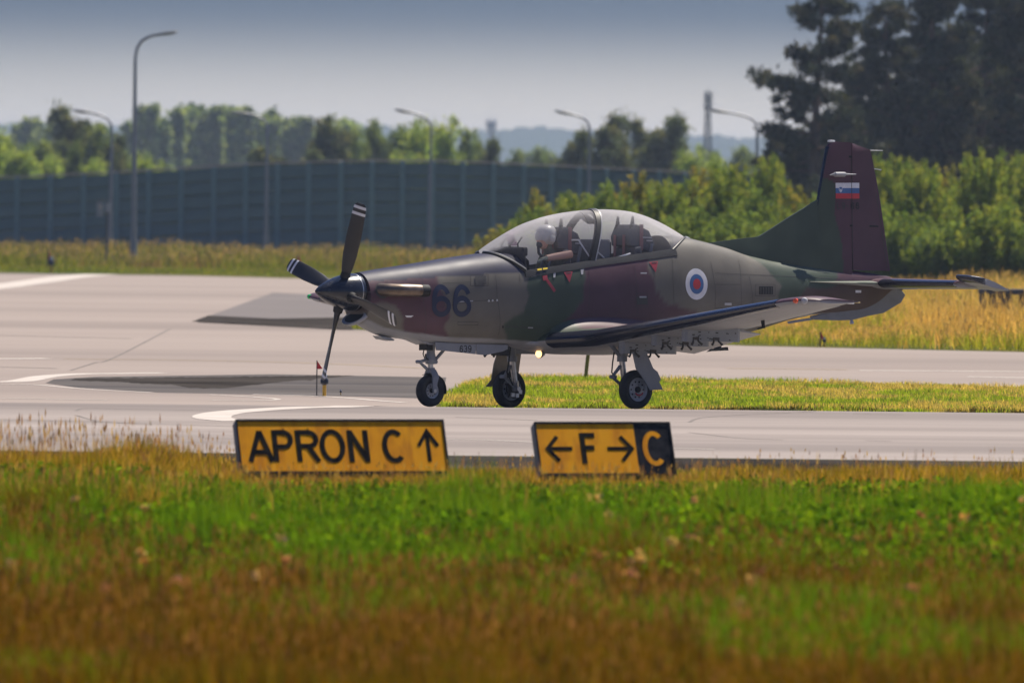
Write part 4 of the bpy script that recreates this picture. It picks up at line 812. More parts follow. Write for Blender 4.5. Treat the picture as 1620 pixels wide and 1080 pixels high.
skin_lines(MB(), [[(652, 420), (664, 432), (669, 446), (670, 480), (671, 528)], [(783, 434), (786, 470), (788, 530)], [(693, 486), (752, 476), (788, 474)], [(931, 424), (932, 460), (930, 503)], [(1003, 418), (1007, 460), (1008, 500)], [(1062, 402), (1064, 440), (1066, 480)],
    rect(1131, 450, 1172, 487), [(1124, 414), (1130, 450)], [(1168, 412), (1172, 450)], [(1131, 432), (1250, 437)], [(1250, 437), (1330, 441)], rect(1195, 450, 1226, 468), [(855, 502), (853, 521), (800, 515)], rect(724, 509, 756, 514), [(578, 461), (603, 462)], [(795, 517), (858, 518)],
    rect(744, 434, 772, 452), [(822, 434), (822, 445)], [(700, 448), (745, 446)], [(1185, 437), (1190, 500)], [(612, 444), (612, 470)], rect(1006, 464, 1024, 486)]).build('panel_seam', m_seam, FUS)
skin_lines(MB(), [[(725, 477), (748, 476)], [(840, 437), (848, 436)], [(835, 518), (843, 518.5)], [(866, 430), (926, 421.5)], [(941, 418), (1022, 409)]], 0.014, 0.004).build('scuffed_edge', m_rivet, FUS)
patch('vent', [(750.5, 437), (768, 436), (769, 449.5), (751.5, 450)], 0.006, m_seam, FUS)
v_ = patch('vent', [(1200.5, 453), (1222.5, 453), (1222.5, 465.5), (1200.5, 465.5)], 0.006, m_black, FUS)
for k in range(5): patch('slat', [(1202 + k * 4.2, 454), (1203.6 + k * 4.2, 454), (1203.6 + k * 4.2, 465), (1202 + k * 4.2, 465)], 0.011, m_seam, v_, 1, 3)
patch('handle_recess', [(1007, 470), (1024, 470), (1024, 482), (1007, 482)], 0.006, m_seam, FUS); patch('handle', [(1010, 468.5), (1021, 468.5), (1021, 471), (1010, 471)], 0.022, m_rivet, FUS, 2, 1)
patch('step', [(1012, 431), (1022, 431), (1022, 433), (1012, 433)], 0.018, m_rivet, FUS, 2, 1); patch('drain', [(794, 515), (796, 515), (796, 519), (794, 519)], 0.008, m_black, FUS, 1, 1)
patch('stencil', [(640, 499), (654, 499), (650, 502), (643, 502)], 0.006, m_w, FUS, 2, 1); patch('stencil', [(1146, 479), (1157, 479), (1157, 483), (1146, 483)], 0.006, m_rivet, FUS, 2, 1); patch('stencil', [(1353, 459), (1362, 459), (1362, 463), (1353, 463)], 0.006, m_w, FUS, 1, 1)
for px in ((773, 476), (779, 475.5), (786, 475)): MB().lathe([(0.014, -0.01), (0.014, 0.008), (0.006, 0.011)], onskin(*SURF(*px)[::2], 0), (0, 1, 0), 10).build('fastener', m_rivet, FUS)
def skin_disc(name, px, r, off, mat, parent):
    x0, _, z0 = SURF(*px); mb = MB(); n = 48; v = [onskin(x0, z0, off)] + [onskin(x0 + r * q * math.cos(6.2832 * k / n), z0 + r * q * math.sin(6.2832 * k / n), off) for q in (0.5, 1) for k in range(n)]
    return mb.add(v, [(0, 1 + k, 1 + (k + 1) % n) for k in range(n)] + [(1 + k, 1 + n + k, 1 + n + (k + 1) % n, 1 + (k + 1) % n) for k in range(n)]).build(name, mat, parent, True)
rn = skin_disc('roundel', (1101.7, 449.3), 0.207, 0.005, m_w, FUS); skin_disc('roundel_ring', (1101.7, 449.3), 0.131, 0.008, m_bl, rn); skin_disc('roundel_centre', (1101.7, 449.3), 0.071, 0.011, m_rd, rn)
for px in (680.5, 714): 
    x0, _, z0 = SURF(px, 499.5); glyph(MB(), '6', lambda u, v, q: onskin(x0 - u, z0 + v, 0.006 + q), 0.315, 0.395, 0.066, 0, 3).build('number', m_mark, FUS)
for tri in ([(891, 430), (905.5, 429.3), (900.5, 447)], [(1026, 414.5), (1040.5, 413), (1037, 431)]):
    t_ = patch('warning_triangle', [tri[0], tri[1], tri[2], tri[2]], 0.006, m_rdull, FUS, 5, 5)
    c = np.mean(tri, 0); patch('warning_text', [(c[0] - 4, c[1] - 4.5), (c[0] + 4, c[1] - 5), (c[0] + 4, c[1] - 3.3), (c[0] - 4, c[1] - 3)], 0.009, m_seam, FUS, 2, 1)
mb = skin_lines(MB(), [[(861, 438), (877.5, 461)]], 0.045, 0.006); mb.build('rescue_arrow', m_rdull, FUS); patch('rescue_arrow_head', [(857.5, 436.5), (865, 435), (866, 443), (859, 444)], 0.008, m_rdull, FUS, 3, 3)
patch('stencil', [(875, 431), (879, 430.5), (878, 439), (875, 439)], 0.006, m_rivet, FUS, 1, 1); patch('stencil', [(918, 426), (923, 425.5), (922, 434), (919, 434)], 0.006, m_rivet, FUS, 1, 1)

# ---- spinner, propeller, intake, exhausts
zax = S(559.5, 462.3, 0.0)[1]; xs0 = S(559.5, 462.3, 0)[0]; xt = S(498, 463, 0)[0]; Ls = xt - xs0
MB().lathe([(0.238, -0.03)] + [(0.24 * (1 - t ** 1.75) ** 0.80, Ls * t) for t in np.linspace(0, 1, 22)], (xs0, 0, zax), (1, 0, 0), 48).build('spinner', m_spin, AC, True)
MB().lathe([(0.20, -0.12), (0.20, 0.0)], (xs0 - 0.01, 0, zax), (1, 0, 0), 32).build('spinner_backplate', m_black, AC, True)
MB().lathe([(0.2405, 0), (0.2415, 0.006), (0.2405, 0.012)], (xs0 + 0.02, 0, zax), (1, 0, 0), 48).build('spinner_rim', m_steel, AC, True)
PR = empty('propeller', (xs0 + 0.19, 0, zax), 0, AC); xh = xs0 + 0.19
pt = SX(571, 322, xh); ang0 = math.atan2(pt[1] - zax, pt[0]); PL = math.hypot(pt[1] - zax, pt[0])
st_ = [(0.13, 0.05, 0.05, 60), (0.24, 0.055, 0.05, 58), (0.32, 0.072, 0.035, 50), (0.50, 0.093, 0.024, 40), (0.75, 0.102, 0.017, 32), (0.98, 0.098, 0.012, 26), (1.12, 0.09, 0.010, 24), (PL - 0.02, 0.075, 0.008, 23), (PL, 0.05, 0.005, 23)]
def blade_rings(a, grow=0.0, r0=0, r1=9):
    er = Vector((0, math.cos(a), math.sin(a))); et = Vector((0, -math.sin(a), math.cos(a))); ex = Vector((1, 0, 0)); out = []
    rs = [s for s in st_ if r0 <= s[0] <= r1] if grow == 0 else [tuple(np.interp(q, [s[0] for s in st_], [s[k] for s in st_]) for k in range(4)) for q in np.linspace(r0, r1, 3)]
    for r, c, th, tw in rs:
        b = rad(tw); cd_ = et * math.cos(b) + ex * math.sin(b); nd = ex * math.cos(b) - et * math.sin(b)
        out.append([er * r + cd_ * ((c + grow) * math.cos(q)) + nd * ((th + grow) * math.sin(q)) for q in [k * math.pi / 8 for k in range(16)]])
    return out
for k in range(4):
    a = ang0 + k * math.pi / 2; MB().loft(blade_rings(a)).build('blade', m_prop, PR, True)
    for f in (0.955, 0.885): MB().loft(blade_rings(a, 0.0025, PL * f - 0.018, PL * f + 0.018)).build('tip_stripe', m_w, PR, True)
    er = Vector((0, math.cos(a), math.sin(a))); MB().tube([er * 0.15, er * 0.27], [0.075, 0.06], 14).build('blade_cuff', m_black, PR, True)
# chin intake: lip and dark mouth under the spinner
ci = S(566, 502, 0.02); mb = MB(); n = 28; lip = []
for t in np.linspace(0, 2 * math.pi, 13)[:-1]:
    lip.append([(ci[0] + 0.05 + 0.045 * math.cos(t) - 0.10 * math.sin(a) - 0.03, (0.185 + 0.022 * math.sin(t)) * math.cos(a), ci[1] + (0.088 + 0.022 * math.sin(t)) * math.sin(a)) for a in [6.2832 * k / n for k in range(n)]])
mb.loft(lip + [lip[0]], False).build('air_intake', m_grey, AC, True)
MB().add([(ci[0] + 0.045 - 0.10 * math.sin(a), 0.19 * math.cos(a), ci[1] + 0.09 * math.sin(a)) for a in [6.2832 * k / n for k in range(n)]], [tuple(range(n))]).build('intake_mouth', m_black, AC)
for s in (1, -1):
    e0 = S(612, 461, 0.40); e1 = S(664, 459.5, 0.47); e2 = S(678, 459.5, 0.47); q = MB()
    q.tube([(e0[0] + 0.03, s * 0.18, e1[1]), (e0[0] + 0.00, s * 0.27, e1[1]), (e0[0] - 0.05, s * 0.35, e1[1]), (e0[0] - 0.12, s * 0.41, e1[1]), (e0[0] - 0.22, s * 0.45, e1[1]), (e0[0] - 0.34, s * 0.47, e1[1]), (e1[0], s * 0.475, e1[1])], [0.082, 0.083, 0.083, 0.082, 0.081, 0.080, 0.078], 18).build('exhaust_pipe', m_exh, AC, True)
    MB().lathe([(0.080, 0), (0.080, (e1[0] - e2[0]) * 0.9), (0.060, (e1[0] - e2[0]) * 0.9), (0.058, 0.02)], (e1[0] + 0.005, s * 0.47, e1[1]), (-1, 0, 0), 18).build('exhaust_tip', m_black, AC, True)
sk = skin_disc('exhaust_fairing', (604, 460), 0.10, 0.010, m_seam, FUS)

# ---- wings
def foil(xl, xt, y, z, th, a=0.0, b=1.0, n=16, off=0.0, droop=0.0):
    """closed aerofoil section between chord fractions a..b"""
    c = xl - xt; ts = [a + (b - a) * (1 - math.cos(math.pi * k / n)) / 2 for k in range(n + 1)]
    yt = lambda t: th * 5 * (0.2969 * math.sqrt(max(t, 0)) - 0.126 * t - 0.3516 * t * t + 0.2843 * t ** 3 - 0.1015 * t ** 4) + 0.0015 + off
    up = [(xl - c * t + (off if t == 0 else 0), y, z + yt(t) * 1.08 - droop * (t - a)) for t in ts]; lo = [(xl - c * t, y, z - yt(t) * 0.92 - droop * (t - a)) for t in ts[::-1]]
    return up + lo
LE0 = S(930.6, 535, 0.95); LE1 = S(1253, 475.5, 4.92); TE1 = S(1352, 478.5, 4.95)
def wing_z(y): return float(np.interp(y, [0, 0.95, 4.92], [LE0[1] - 0.95 * (LE1[1] - LE0[1]) / 3.97 * 0.6, LE0[1], LE1[1]]))
def wing_le(y): return float(np.interp(y, [0, 0.40, 0.60, 0.95, 4.75, 4.95, 5.05], [0.95, 0.86, 0.73, LE0[0], LE1[0], LE1[0] - 0.10, LE1[0] - 0.34]))
def wing_te(y): return float(np.interp(y, [0, 0.5, 4.9, 5.05], [-1.58, -1.50, TE1[0], TE1[0] + 0.02]))
def wing_th(y): return float(np.interp(y, [0, 0.6, 4.7, 4.95, 5.05], [0.30, 0.29, 0.135, 0.115, 0.05]))
def wing_sec(y, a=0.0, b=1.0, off=0.0, s=1, droop=0.0): return [(p[0] + (0 if s > 0 else 0.016 * y), p[1] * s, p[2] + (0 if s > 0 else 0.024 * y)) for p in foil(wing_le(y), wing_te(y), y, wing_z(y), wing_th(y), a, b, 16, off, droop)]
for s in (1, -1):
    ys = [0.0, 0.25, 0.40, 0.50, 0.60, 0.75, 0.95, 1.5, 2.0, 2.5, 2.62, 2.625, 3.2, 3.8, 4.4, 4.62, 4.625, 4.75, 4.85, 4.95, 5.02, 5.05]
    R_ = [wing_sec(y, 0, 0.755 if 2.624 < y < 4.621 else 1.0, 0, s) for y in ys]; n = len(R_[0]); Pw = np.array([p for r in R_ for p in r]); up = np.tile(np.arange(n) < n // 2, len(R_))
    ya = np.abs(Pw[:, 1]); cw = np.where(up[:, None], np.where(((ya > 3.3) | ((ya > 1.2) & (ya < 2.2)))[:, None], np.array(PUR), np.array(GRN_)), np.array(GRY) * 0.98)
    Fw = [(i * n + k, i * n + (k + 1) % n, (i + 1) * n + (k + 1) % n, (i + 1) * n + k) for i in range(len(R_) - 1) for k in range(n)]
    me = np_mesh('wing', Pw, Fw, m_camo, cw, True); bm = bmesh.new(); bm.from_mesh(me); bm.verts.ensure_lookup_table(); bm.faces.new([bm.verts[(len(R_) - 1) * n + k] for k in range(n)]); bmesh.ops.recalc_face_normals(bm, faces=bm.faces)
    for e in bm.edges:
        if e.is_manifold and e.calc_face_angle(0) > rad(50): e.smooth = False
    bm.to_mesh(me); bm.free(); WG = link('wing', me, AC)
    MB().loft([wing_sec(y, 0.76, 1.0, 0.0, s, 0.03) for y in (2.63, 3.3, 4.0, 4.61)]).build('aileron', m_camo if False else m_grey, WG, True)
    MB().loft([wing_sec(y, 0.0, 0.075 if y > 0.7 else 0.06, 0.006, s) for y in (0.44, 0.52, 0.62, 0.78, 0.95, 1.6, 2.4, 3.2, 4.0, 4.60)]).build('deicer_boot', m_navy, WG, True)
    # split flap hanging below the trailing edge
    f0, f1 = S(1098, 559, 0.62), S(1203, 528.5, 2.48)
    def hin(y): c = wing_le(y) - wing_te(y); return (wing_te(y) + 0.24 * c, s * y, wing_z(y) - wing_th(y) * 0.20 - 0.015)
    A0, A1, B0, B1 = [Vector(v) for v in (hin(0.56), hin(2.5), (f0[0], s * 0.62, f0[1]), (f1[0], s * 2.48, f1[1]))]; n_ = (A1 - A0).cross(B0 - A0).normalized() * 0.015
    MB().loft([[A0 - n_, A0 + n_, B0 + n_ * 0.3, B0 - n_ * 0.3], [A1 - n_, A1 + n_, B1 + n_ * 0.3, B1 - n_ * 0.3]]).build('flap', m_grey, WG)
    # fairing blending the wing into the fuselage
    fe = [SURF(*p)[::2] for p in ((860, 536), (864, 528), (872, 519), (885, 510), (905, 503.5), (930, 500.5), (950, 500), (975, 500.5), (1000, 503.5))]; fx = [p[0] for p in fe] + [-1.0, -1.75]; fz = [p[1] for p in fe] + [fe[-1][1] - 0.03, 1.02]
    R_ = []
    for x in np.linspace(fx[0], -1.75, 46):
        z1 = float(np.interp(x, fx[::-1], fz[::-1])); y1 = fy(x, z1) - 0.004; t = min(1.0, max((fx[0] - x) / 0.42, 0.0)); yo = fy(x, 1.0) + 0.02 + 0.36 * math.sin(t * math.pi / 2) * (1 if x > -1.0 else max(0.2, (x + 1.75) / 0.75))
        c = (wing_le(yo) - x) / (wing_le(yo) - wing_te(yo)); yt = wing_th(yo) * 5 * (0.2969 * math.sqrt(max(c, 0)) - 0.126 * c - 0.3516 * c * c + 0.2843 * c ** 3 - 0.1015 * c ** 4) * 1.08 if 0 < c < 1 else 0
        z2 = wing_z(yo) + yt - 0.012; R_.append([(x, s * (y1 + (yo - y1) * (1 - math.cos(q))), z2 + (z1 - z2) * (1 - math.sin(q))) for q in [k * math.pi / 2 / 9 for k in range(10)]])
    mb = MB(); mb.loft(R_, False, False); me = np_mesh('wing_fairing', mb.v, mb.f, m_camo, np.array([np.array(PUR) * (1 - q) + np.array(GRN_) * q for q in [min(1, max(0, (p[0] - 0.30) / 0.12)) for p in mb.v]]), True); link('wing_fairing', me, WG)
    # pylons
    for (yy, xf, L_, hgt) in ((1.40, S(982, 550, 1.40)[0], 0.92, 0.165), (2.05, S(1033, 538, 2.05)[0], 0.92, 0.155), (2.62, S(1081, 528, 2.62)[0], 0.93, 0.175)):
        lowz = lambda x: wing_z(yy) - 0.92 * wing_th(yy) * 5 * (lambda c: 0.2969 * math.sqrt(max(c, 1e-4)) - 0.126 * c - 0.3516 * c * c + 0.2843 * c ** 3 - 0.1015 * c ** 4)((wing_le(yy) - x) / (wing_le(yy) - wing_te(yy)))
        q = MB(); R_ = []
        for t in (0, 0.03, 0.3, 0.7, 0.95, 1): 
            x = xf - L_ * t; zt_ = lowz(x) + 0.02; zb_ = lowz(xf - 0.45) - hgt + 0.04; w = 0.05 if 0 < t < 1 else 0.034; R_.append([(x, s * yy - w, zt_), (x, s * yy + w, zt_), (x, s * yy + w, zb_), (x, s * yy - w, zb_)])
        py_ = q.loft(R_).build('pylon', m_dgrey, WG); q = MB()
        for t in (0.18, 0.55): 
            for d in (-1, 1): q.tube([(xf - L_ * t + d * 0.03, s * (yy + 0.04), zb_ + 0.02), (xf - L_ * t + d * 0.06, s * (yy + 0.07), zb_ - 0.02), (xf - L_ * t + d * 0.085, s * (yy + 0.075), zb_ - 0.04)], [0.011, 0.013, 0.018], 8)
            q.box((xf - L_ * t, s * (yy + 0.054), zb_ + 0.035), (0.10, 0.012, 0.035))
        q.build('sway_brace', m_seam, py_); q = MB(); rr = random.Random(4)
        for t in range(16): q.box((xf - L_ * rr.uniform(0.06, 0.94), s * yy + s * 0.051, zb_ + rr.uniform(0.02, hgt - 0.05)), (rr.choice([0.012, 0.02, 0.04]), 0.006, 0.012))
        q.build('fastener', m_black, py_)
    # tip light, discharger, tie-down and antenna
    tl = S(1259, 477, 4.97)
    if s > 0: MB().lathe([(0.04, -0.03), (0.043, 0.015), (0.03, 0.035), (0.001, 0.042)], (wing_le(4.95) - 0.06, s * 4.97, wing_z(4.95)), (0.6, s * 0.8, 0), 16).build('strobe_light', m_rivet, WG, True)
    MB().lathe([(0.034, -0.03), (0.030, 0.02), (0.001, 0.035)] if s < 0 else [(0.034, 0), (0.030, 0.03), (0.001, 0.045)], (wing_le(4.9) - 0.01 + (0 if s > 0 else 0.08), s * 4.90, wing_z(4.9) + (0 if s > 0 else 0.118)), (0.9, s * 0.4, 0), 14).build('navigation_light', m_nav if False else M('navigation_lens', (0.75, 0.10, 0.03) if s > 0 else (0.03, 0.5, 0.12), 0.12, var=0.05), WG, True)
    MB().box((TE1[0] + (0.02 if s > 0 else 0.10), s * 4.9, TE1[1] + (0 if s > 0 else 0.118)), (0.10, 0.03, 0.04)).build('tail_light', m_w, WG, bevel=0.008); MB().tube([(TE1[0] - 0.03, s * 4.9, TE1[1] + (0 if s > 0 else 0.118)), (TE1[0] - 0.14, s * 4.9, TE1[1] + (0.002 if s > 0 else 0.12))], 0.006, 6).build('static_wick', M('brass', (0.5, 0.36, 0.1), 0.4), WG)
    if s > 0:
        a, b, c = [Vector((*S(x, y, 3.55)[:1], 3.55, S(x, y, 3.55)[1])) for x, y in ((1206, 500), (1208, 519), (1199, 520))]; MB().tube([a, b], [0.028, 0.02], 8).tube([b + Vector((0, 0, 0.01)), c], 0.012, 8).build('pitot_probe', m_black, WG, True)
        a, b = S(1143, 497, 2.85), S(1159, 496, 2.85); MB().loft([[(a[0], 2.9, a[1] - .012), (a[0], 2.9, a[1] + .004), (a[0], 2.84, a[1])], [(b[0], 2.9, b[1] - .02), (b[0], 2.9, b[1] + .02), (b[0], 2.80, b[1])]]).build('stall_strip', m_rivet, WG)
# ---- belly, fin, rudder, tailplane
def plate(name, poly, y, th, mat, parent, label=None, bev=0.0):
    o = MB().prism([S(p[0], p[1], y) for p in poly], th, lambda u, v, q: (u, y + q, v)).build(name, mat, parent, bevel=bev)
    if label: o['label'] = label
    return o
mb = MB(); R_ = []
for x in np.linspace(1.05, -1.7, 24):
    t = (1.05 - x) / 2.75; d = math.sin(math.pi * min(1, t * 1.02)) ** 0.6; zc = wing_z(0.3) - 0.02; R_.append([(x, 0.62 * math.cos(q) * (0.25 + 0.75 * d), zc - (0.13 * d + 0.01) * abs(math.sin(q)) ** 0.8) if q <= math.pi else (x, 0.62 * math.cos(q) * (0.25 + 0.75 * d), zc + 0.02) for q in [k * 2 * math.pi / 24 for k in range(24)]])
mb.loft(R_).build('belly_fairing', m_grey, AC, True)
LEf = XZ([(1278, 424), (1294, 314), (1301, 272.6), (1307, 236), (1311, 226), (1322, 223.6)]); HGX = S(1344, 300, 0)[0]
FIN_T = XZ([(1311, 224.6), (1322, 223.8), (1344, 226)]); 
def finsec(z, xl, xt, th, n=10): 
    up = [(xl - (xl - xt) * (1 - math.cos(math.pi * k / n / 1.0)) / 2, th / 2 * math.sqrt(max(0, math.sin(math.pi * min(0.5, 0.04 + 0.46 * (k / n) * 1.9) ))) * (1 if k else 0.1)) for k in range(n + 1)]
    return [(x, y, z) for x, y in up] + [(x, -y, z) for x, y in up[::-1]]
zs_f = np.concatenate([np.linspace(1.80, 3.45, 60), np.linspace(3.46, S(1322, 224, 0)[1] - 0.005, 8)])
lez = lambda z: float(np.interp(z, LEf[:, 1], LEf[:, 0])); R_ = []; 
for z in zs_f: R_.append(finsec(z, lez(z), HGX + 0.004, 0.15 - 0.045 * (z - 1.8)))
mb = MB().loft(R_); FPAINT = []
fin_pur = np.array([S(*p, 0.05) for p in ((1295, 276), (1310, 283), (1322, 290), (1322, 314), (1320.5, 345), (1327, 366), (1332, 392), (1331, 470), (1480, 470), (1480, 200), (1290, 200))])
def fpaint(v): 
    x = np.array([p[0] for p in v]); z = np.array([p[2] for p in v]); c = np.tile(np.array(GRN_) * 1.02, (len(v), 1)); c[inside(fin_pur, x, z)] = PUR; return c
def colmesh(name, mb, parent, fn, ang=45):
    o = mb.build(name, m_camo, parent, True, angle=ang); a = o.data.color_attributes.new('Col', 'FLOAT_COLOR', 'POINT'); v = [tuple(q.co) for q in o.data.vertices]; c4 = np.ones((len(v), 4), np.float32); c4[:, :3] = fn(v); a.data.foreach_set('color', c4.ravel()); return o
# finer chordwise paint: split the fin skin
class _F: pass
o = MB().loft([finsec(z, lez(z), HGX + 0.004, 0.15 - 0.045 * (z - 1.8), 34) for z in zs_f]); FIN = colmesh('fin', o, AC, fpaint)
tez = XZ([(1407.4, 437), (1407.4, 425.6), (1393, 324.4), (1386.7, 288), (1379, 249), (1376, 236), (1356, 228.5), (1345, 226)])
zr = np.linspace(S(1345, 427, 0)[1], S(1376, 237, 0)[1], 40); tex = lambda z: float(np.interp(z, tez[:6, 1], tez[:6, 0]))
def rudsec(z, xl, xt, th): return [(xl, th / 2, z), (xl - (xl - xt) * 0.5, th * 0.32, z), (xt, 0.006, z), (xt, -0.006, z), (xl - (xl - xt) * 0.5, -th * 0.32, z), (xl, -th / 2, z)]
R_ = [rudsec(z, HGX - 0.012, tex(z), 0.14 - 0.045 * (z - 1.8)) for z in zr]; R_ += [rudsec(zr[-1] + 0.05, HGX - 0.012, S(1356, 229, 0)[0], 0.065), rudsec(zr[-1] + 0.075, HGX - 0.012, HGX - 0.05, 0.06)]
RUD = colmesh('rudder', MB().loft(R_), FIN, lambda v: np.tile(np.array(PUR) * 0.95, (len(v), 1)))
def onfin(x, z, off=0.0): 
    th = 0.15 - 0.045 * (z - 1.8)
    if x > HGX: return (x, th / 2 + 0.004 + off, z)
    t = min(1, (HGX - x) / (HGX - tex(z))); return (x, (th - 0.01) / 2 * (1 - t) + t * 0.006 + (0.03 * math.sin(math.pi * t) * 0.55) + 0.006 + off, z)
def finpatch(name, px, mat, parent, off=0.0, n=6):
    c = [S(p[0], p[1], 0.06) for p in px]; mb = MB(); v = []
    for i in range(n + 1):
        for j in range(n + 1):
            u, w = i / n, j / n; x = (c[0][0] * (1 - u) + c[1][0] * u) * (1 - w) + (c[3][0] * (1 - u) + c[2][0] * u) * w; z = (c[0][1] * (1 - u) + c[1][1] * u) * (1 - w) + (c[3][1] * (1 - u) + c[2][1] * u) * w; v.append(onfin(x, z, off))
    mb.add(v, [(i * (n + 1) + j, (i + 1) * (n + 1) + j, (i + 1) * (n + 1) + j + 1, i * (n + 1) + j + 1) for i in range(n) for j in range(n)]); return mb.build(name, mat, parent)
for i, m_ in enumerate((m_w, m_bl, m_rd)): finpatch('flag_stripe', [(1322.5, 289.3 + 8.3 * i), (1360, 289.3 + 8.3 * i), (1360, 297.6 + 8.3 * i), (1322.5, 297.6 + 8.3 * i)], m_, FIN, 0.002)
c0 = S(1330.3, 299.5, 0.06)
def shield(name, sc, mat, off): 
    MB().add([onfin(c0[0] - sc * u, c0[1] + sc * v, off) for u, v in ((-1, 1.2), (1, 1.2), (1, -0.2), (0.6, -0.9), (0, -1.4), (-0.6, -0.9), (-1, -0.2))], [tuple(range(7))]).build(name, mat, FIN)
shield('flag_shield', 0.032, m_w, 0.004); shield('flag_shield', 0.024, m_bl, 0.006); c1 = onfin(c0[0], c0[1] - 0.005, 0.008); MB().add([c1, (c1[0] + .018, c1[1], c1[2] - .02), (c1[0] - .018, c1[1], c1[2] - .02), (c1[0] + .008, c1[1], c1[2] + .012), (c1[0] - .008, c1[1], c1[2] + .012)], [(0, 1, 2), (0, 3, 1), (0, 2, 4)]).build('flag_shield', m_w, FIN)
m_ghost = M('faded_dark_marking', (0.050, 0.048, 0.046), 0.5)
m_fnt = M('dull_black_marking', (0.018, 0.018, 0.022), 0.55)
for ch, px, w in (('L', 1324, 6), ('9', 1331.5, 6), ('-', 1339, 4), ('6', 1346, 6.3), ('6', 1353.8, 6.3)):
    x0, z0 = S(px, 330.5, 0.06); glyph(MB(), ch, lambda u, v, q: onfin(x0 - u, z0 + v, 0.003 + q), w / 93.0, 0.088, 0.016, 0).build('number', m_fnt if px > 1342 else m_ghost, FIN if px < 1345 else RUD)
for z_ in (357, 248): finpatch('hinge', [(1344, z_ - 1.5), (1349, z_ - 1.5), (1349, z_ + 1.5), (1344, z_ + 1.5)], m_black, RUD, 0.004, 2)
finpatch('trim_actuator', [(1375, 356.5), (1391, 357), (1391, 359.5), (1375, 359)], m_black, RUD, 0.012, 2); mb = MB(); 
for a, b in (((1386, 306), (1404, 426)), ((1345, 248), (1345, 426))):
    p0, p1 = S(*a, 0.03), S(*b, 0.03); v = []
    for k in range(13): 
        x = p0[0] + (p1[0] - p0[0]) * k / 12; z = p0[1] + (p1[1] - p0[1]) * k / 12; q = onfin(x, z, 0.003); v += [q, (q[0] - 0.011, q[1], q[2])]
    mb.add(v, [(2 * k, 2 * k + 1, 2 * k + 3, 2 * k + 2) for k in range(12)])
mb.build('panel_seam', m_seam, RUD)
for a, b in (((1375, 238), (1396, 238.5)), ((1381, 267), (1394, 269)), ((1384, 306), (1388, 306))):
    p, q = S(*a, 0), S(*b, 0); MB().tube([(p[0] + .02, 0, p[1]), (q[0], 0, q[1])], 0.006, 6).build('static_wick', m_steel, RUD)
R_ = []
for (px, py), r in (((1313, 277), .006), ((1320, 276), .022), ((1321, 276), .034), ((1336, 276), .034), ((1337, 276), .016), ((1354, 276), .008)):
    x, z = S(px, py, 0.10); R_.append([(x, 0.10 + r * math.cos(q), z + r * math.sin(q)) for q in [k * math.pi / 5 for k in range(10)]])
MB().loft(R_).build('antenna', m_grey, FIN, True); b0, b1 = S(1310, 224.5, 0), S(1320, 223, 0); MB().box(((b0[0] + b1[0]) / 2, 0, b0[1] + 0.01), (0.10, 0.05, 0.03)).build('tail_light', m_w, FIN, bevel=0.008)
mb = MB().loft([finsec(z, lez(z) + 0.010, lez(z) - 0.045, 0.05, 6) for z in np.linspace(S(1293, 325, 0)[1], S(1308, 232, 0)[1], 14)]); mb.build('deicer_boot', m_navy, FIN, True)
DOR = XZ([(1112, 388), (1122, 384), (1160, 379), (1200, 374.2), (1224, 359), (1247, 344), (1270, 330), (1294, 315), (1296, 430), (1180, 425)])
R_ = []
for x in np.linspace(DOR[1, 0], DOR[7, 0], 44):
    zt_ = float(np.interp(x, DOR[:8, 0][::-1], DOR[:8, 1][::-1])); w0 = 0.028 + 0.05 * (DOR[1, 0] - x) / 2.0; zb_ = zt(x) - 0.10; R_.append([(x, w0, zb_), (x, w0 * 0.8, zb_ + (zt_ - zb_) * 0.5), (x, 0.012, zt_), (x, -0.012, zt_), (x, -w0 * 0.8, zb_ + (zt_ - zb_) * 0.5), (x, -w0, zb_)])
colmesh('dorsal_fin', MB().loft(R_), FIN, fpaint, 70)
plate('ventral_fin', [(1282, 500), (1284, 505.6), (1326.7, 506.9), (1348, 506), (1371, 500), (1397, 495), (1424, 478.8), (1431, 466.5), (1425, 459), (1416, 453), (1370, 480), (1330, 490)], 0.0, 0.05, M('ventral_grey', (0.17, 0.18, 0.195), 0.45), AC, bev=0.012)
o_ = S(1346, 506, 0); MB().tube([(o_[0], 0, o_[1] + .03), (o_[0] - .02, 0, o_[1] - 0.05)], [.012, .03], 8).tube([(o_[0] + .04, 0, o_[1] + .02), (o_[0] - .02, 0, o_[1] - 0.02)], .01, 6).build('tail_skid', m_steel, AC, True)
o_ = S(1423, 457, 0); MB().box((o_[0] + .02, 0, o_[1]), (.12, .05, .03)).build('tail_bracket', m_black, AC, bevel=.006)
hl0, hl1, ht1 = S(1391, 448.5, 0.24), S(1534, 449.5, 1.80), S(1592, 457, 1.80)
hz = lambda y: float(np.interp(y, [0, 0.24, 1.80], [hl0[1], hl0[1], hl1[1]])); hle = lambda y: float(np.interp(y, [0, 0.24, 1.70, 1.80, 1.86], [hl0[0] + 0.05, hl0[0], hl1[0] + 0.02, hl1[0] - 0.02, hl1[0] - 0.15])); hte = lambda y: float(np.interp(y, [0, 1.86], [hl0[0] - 1.10, ht1[0]]))
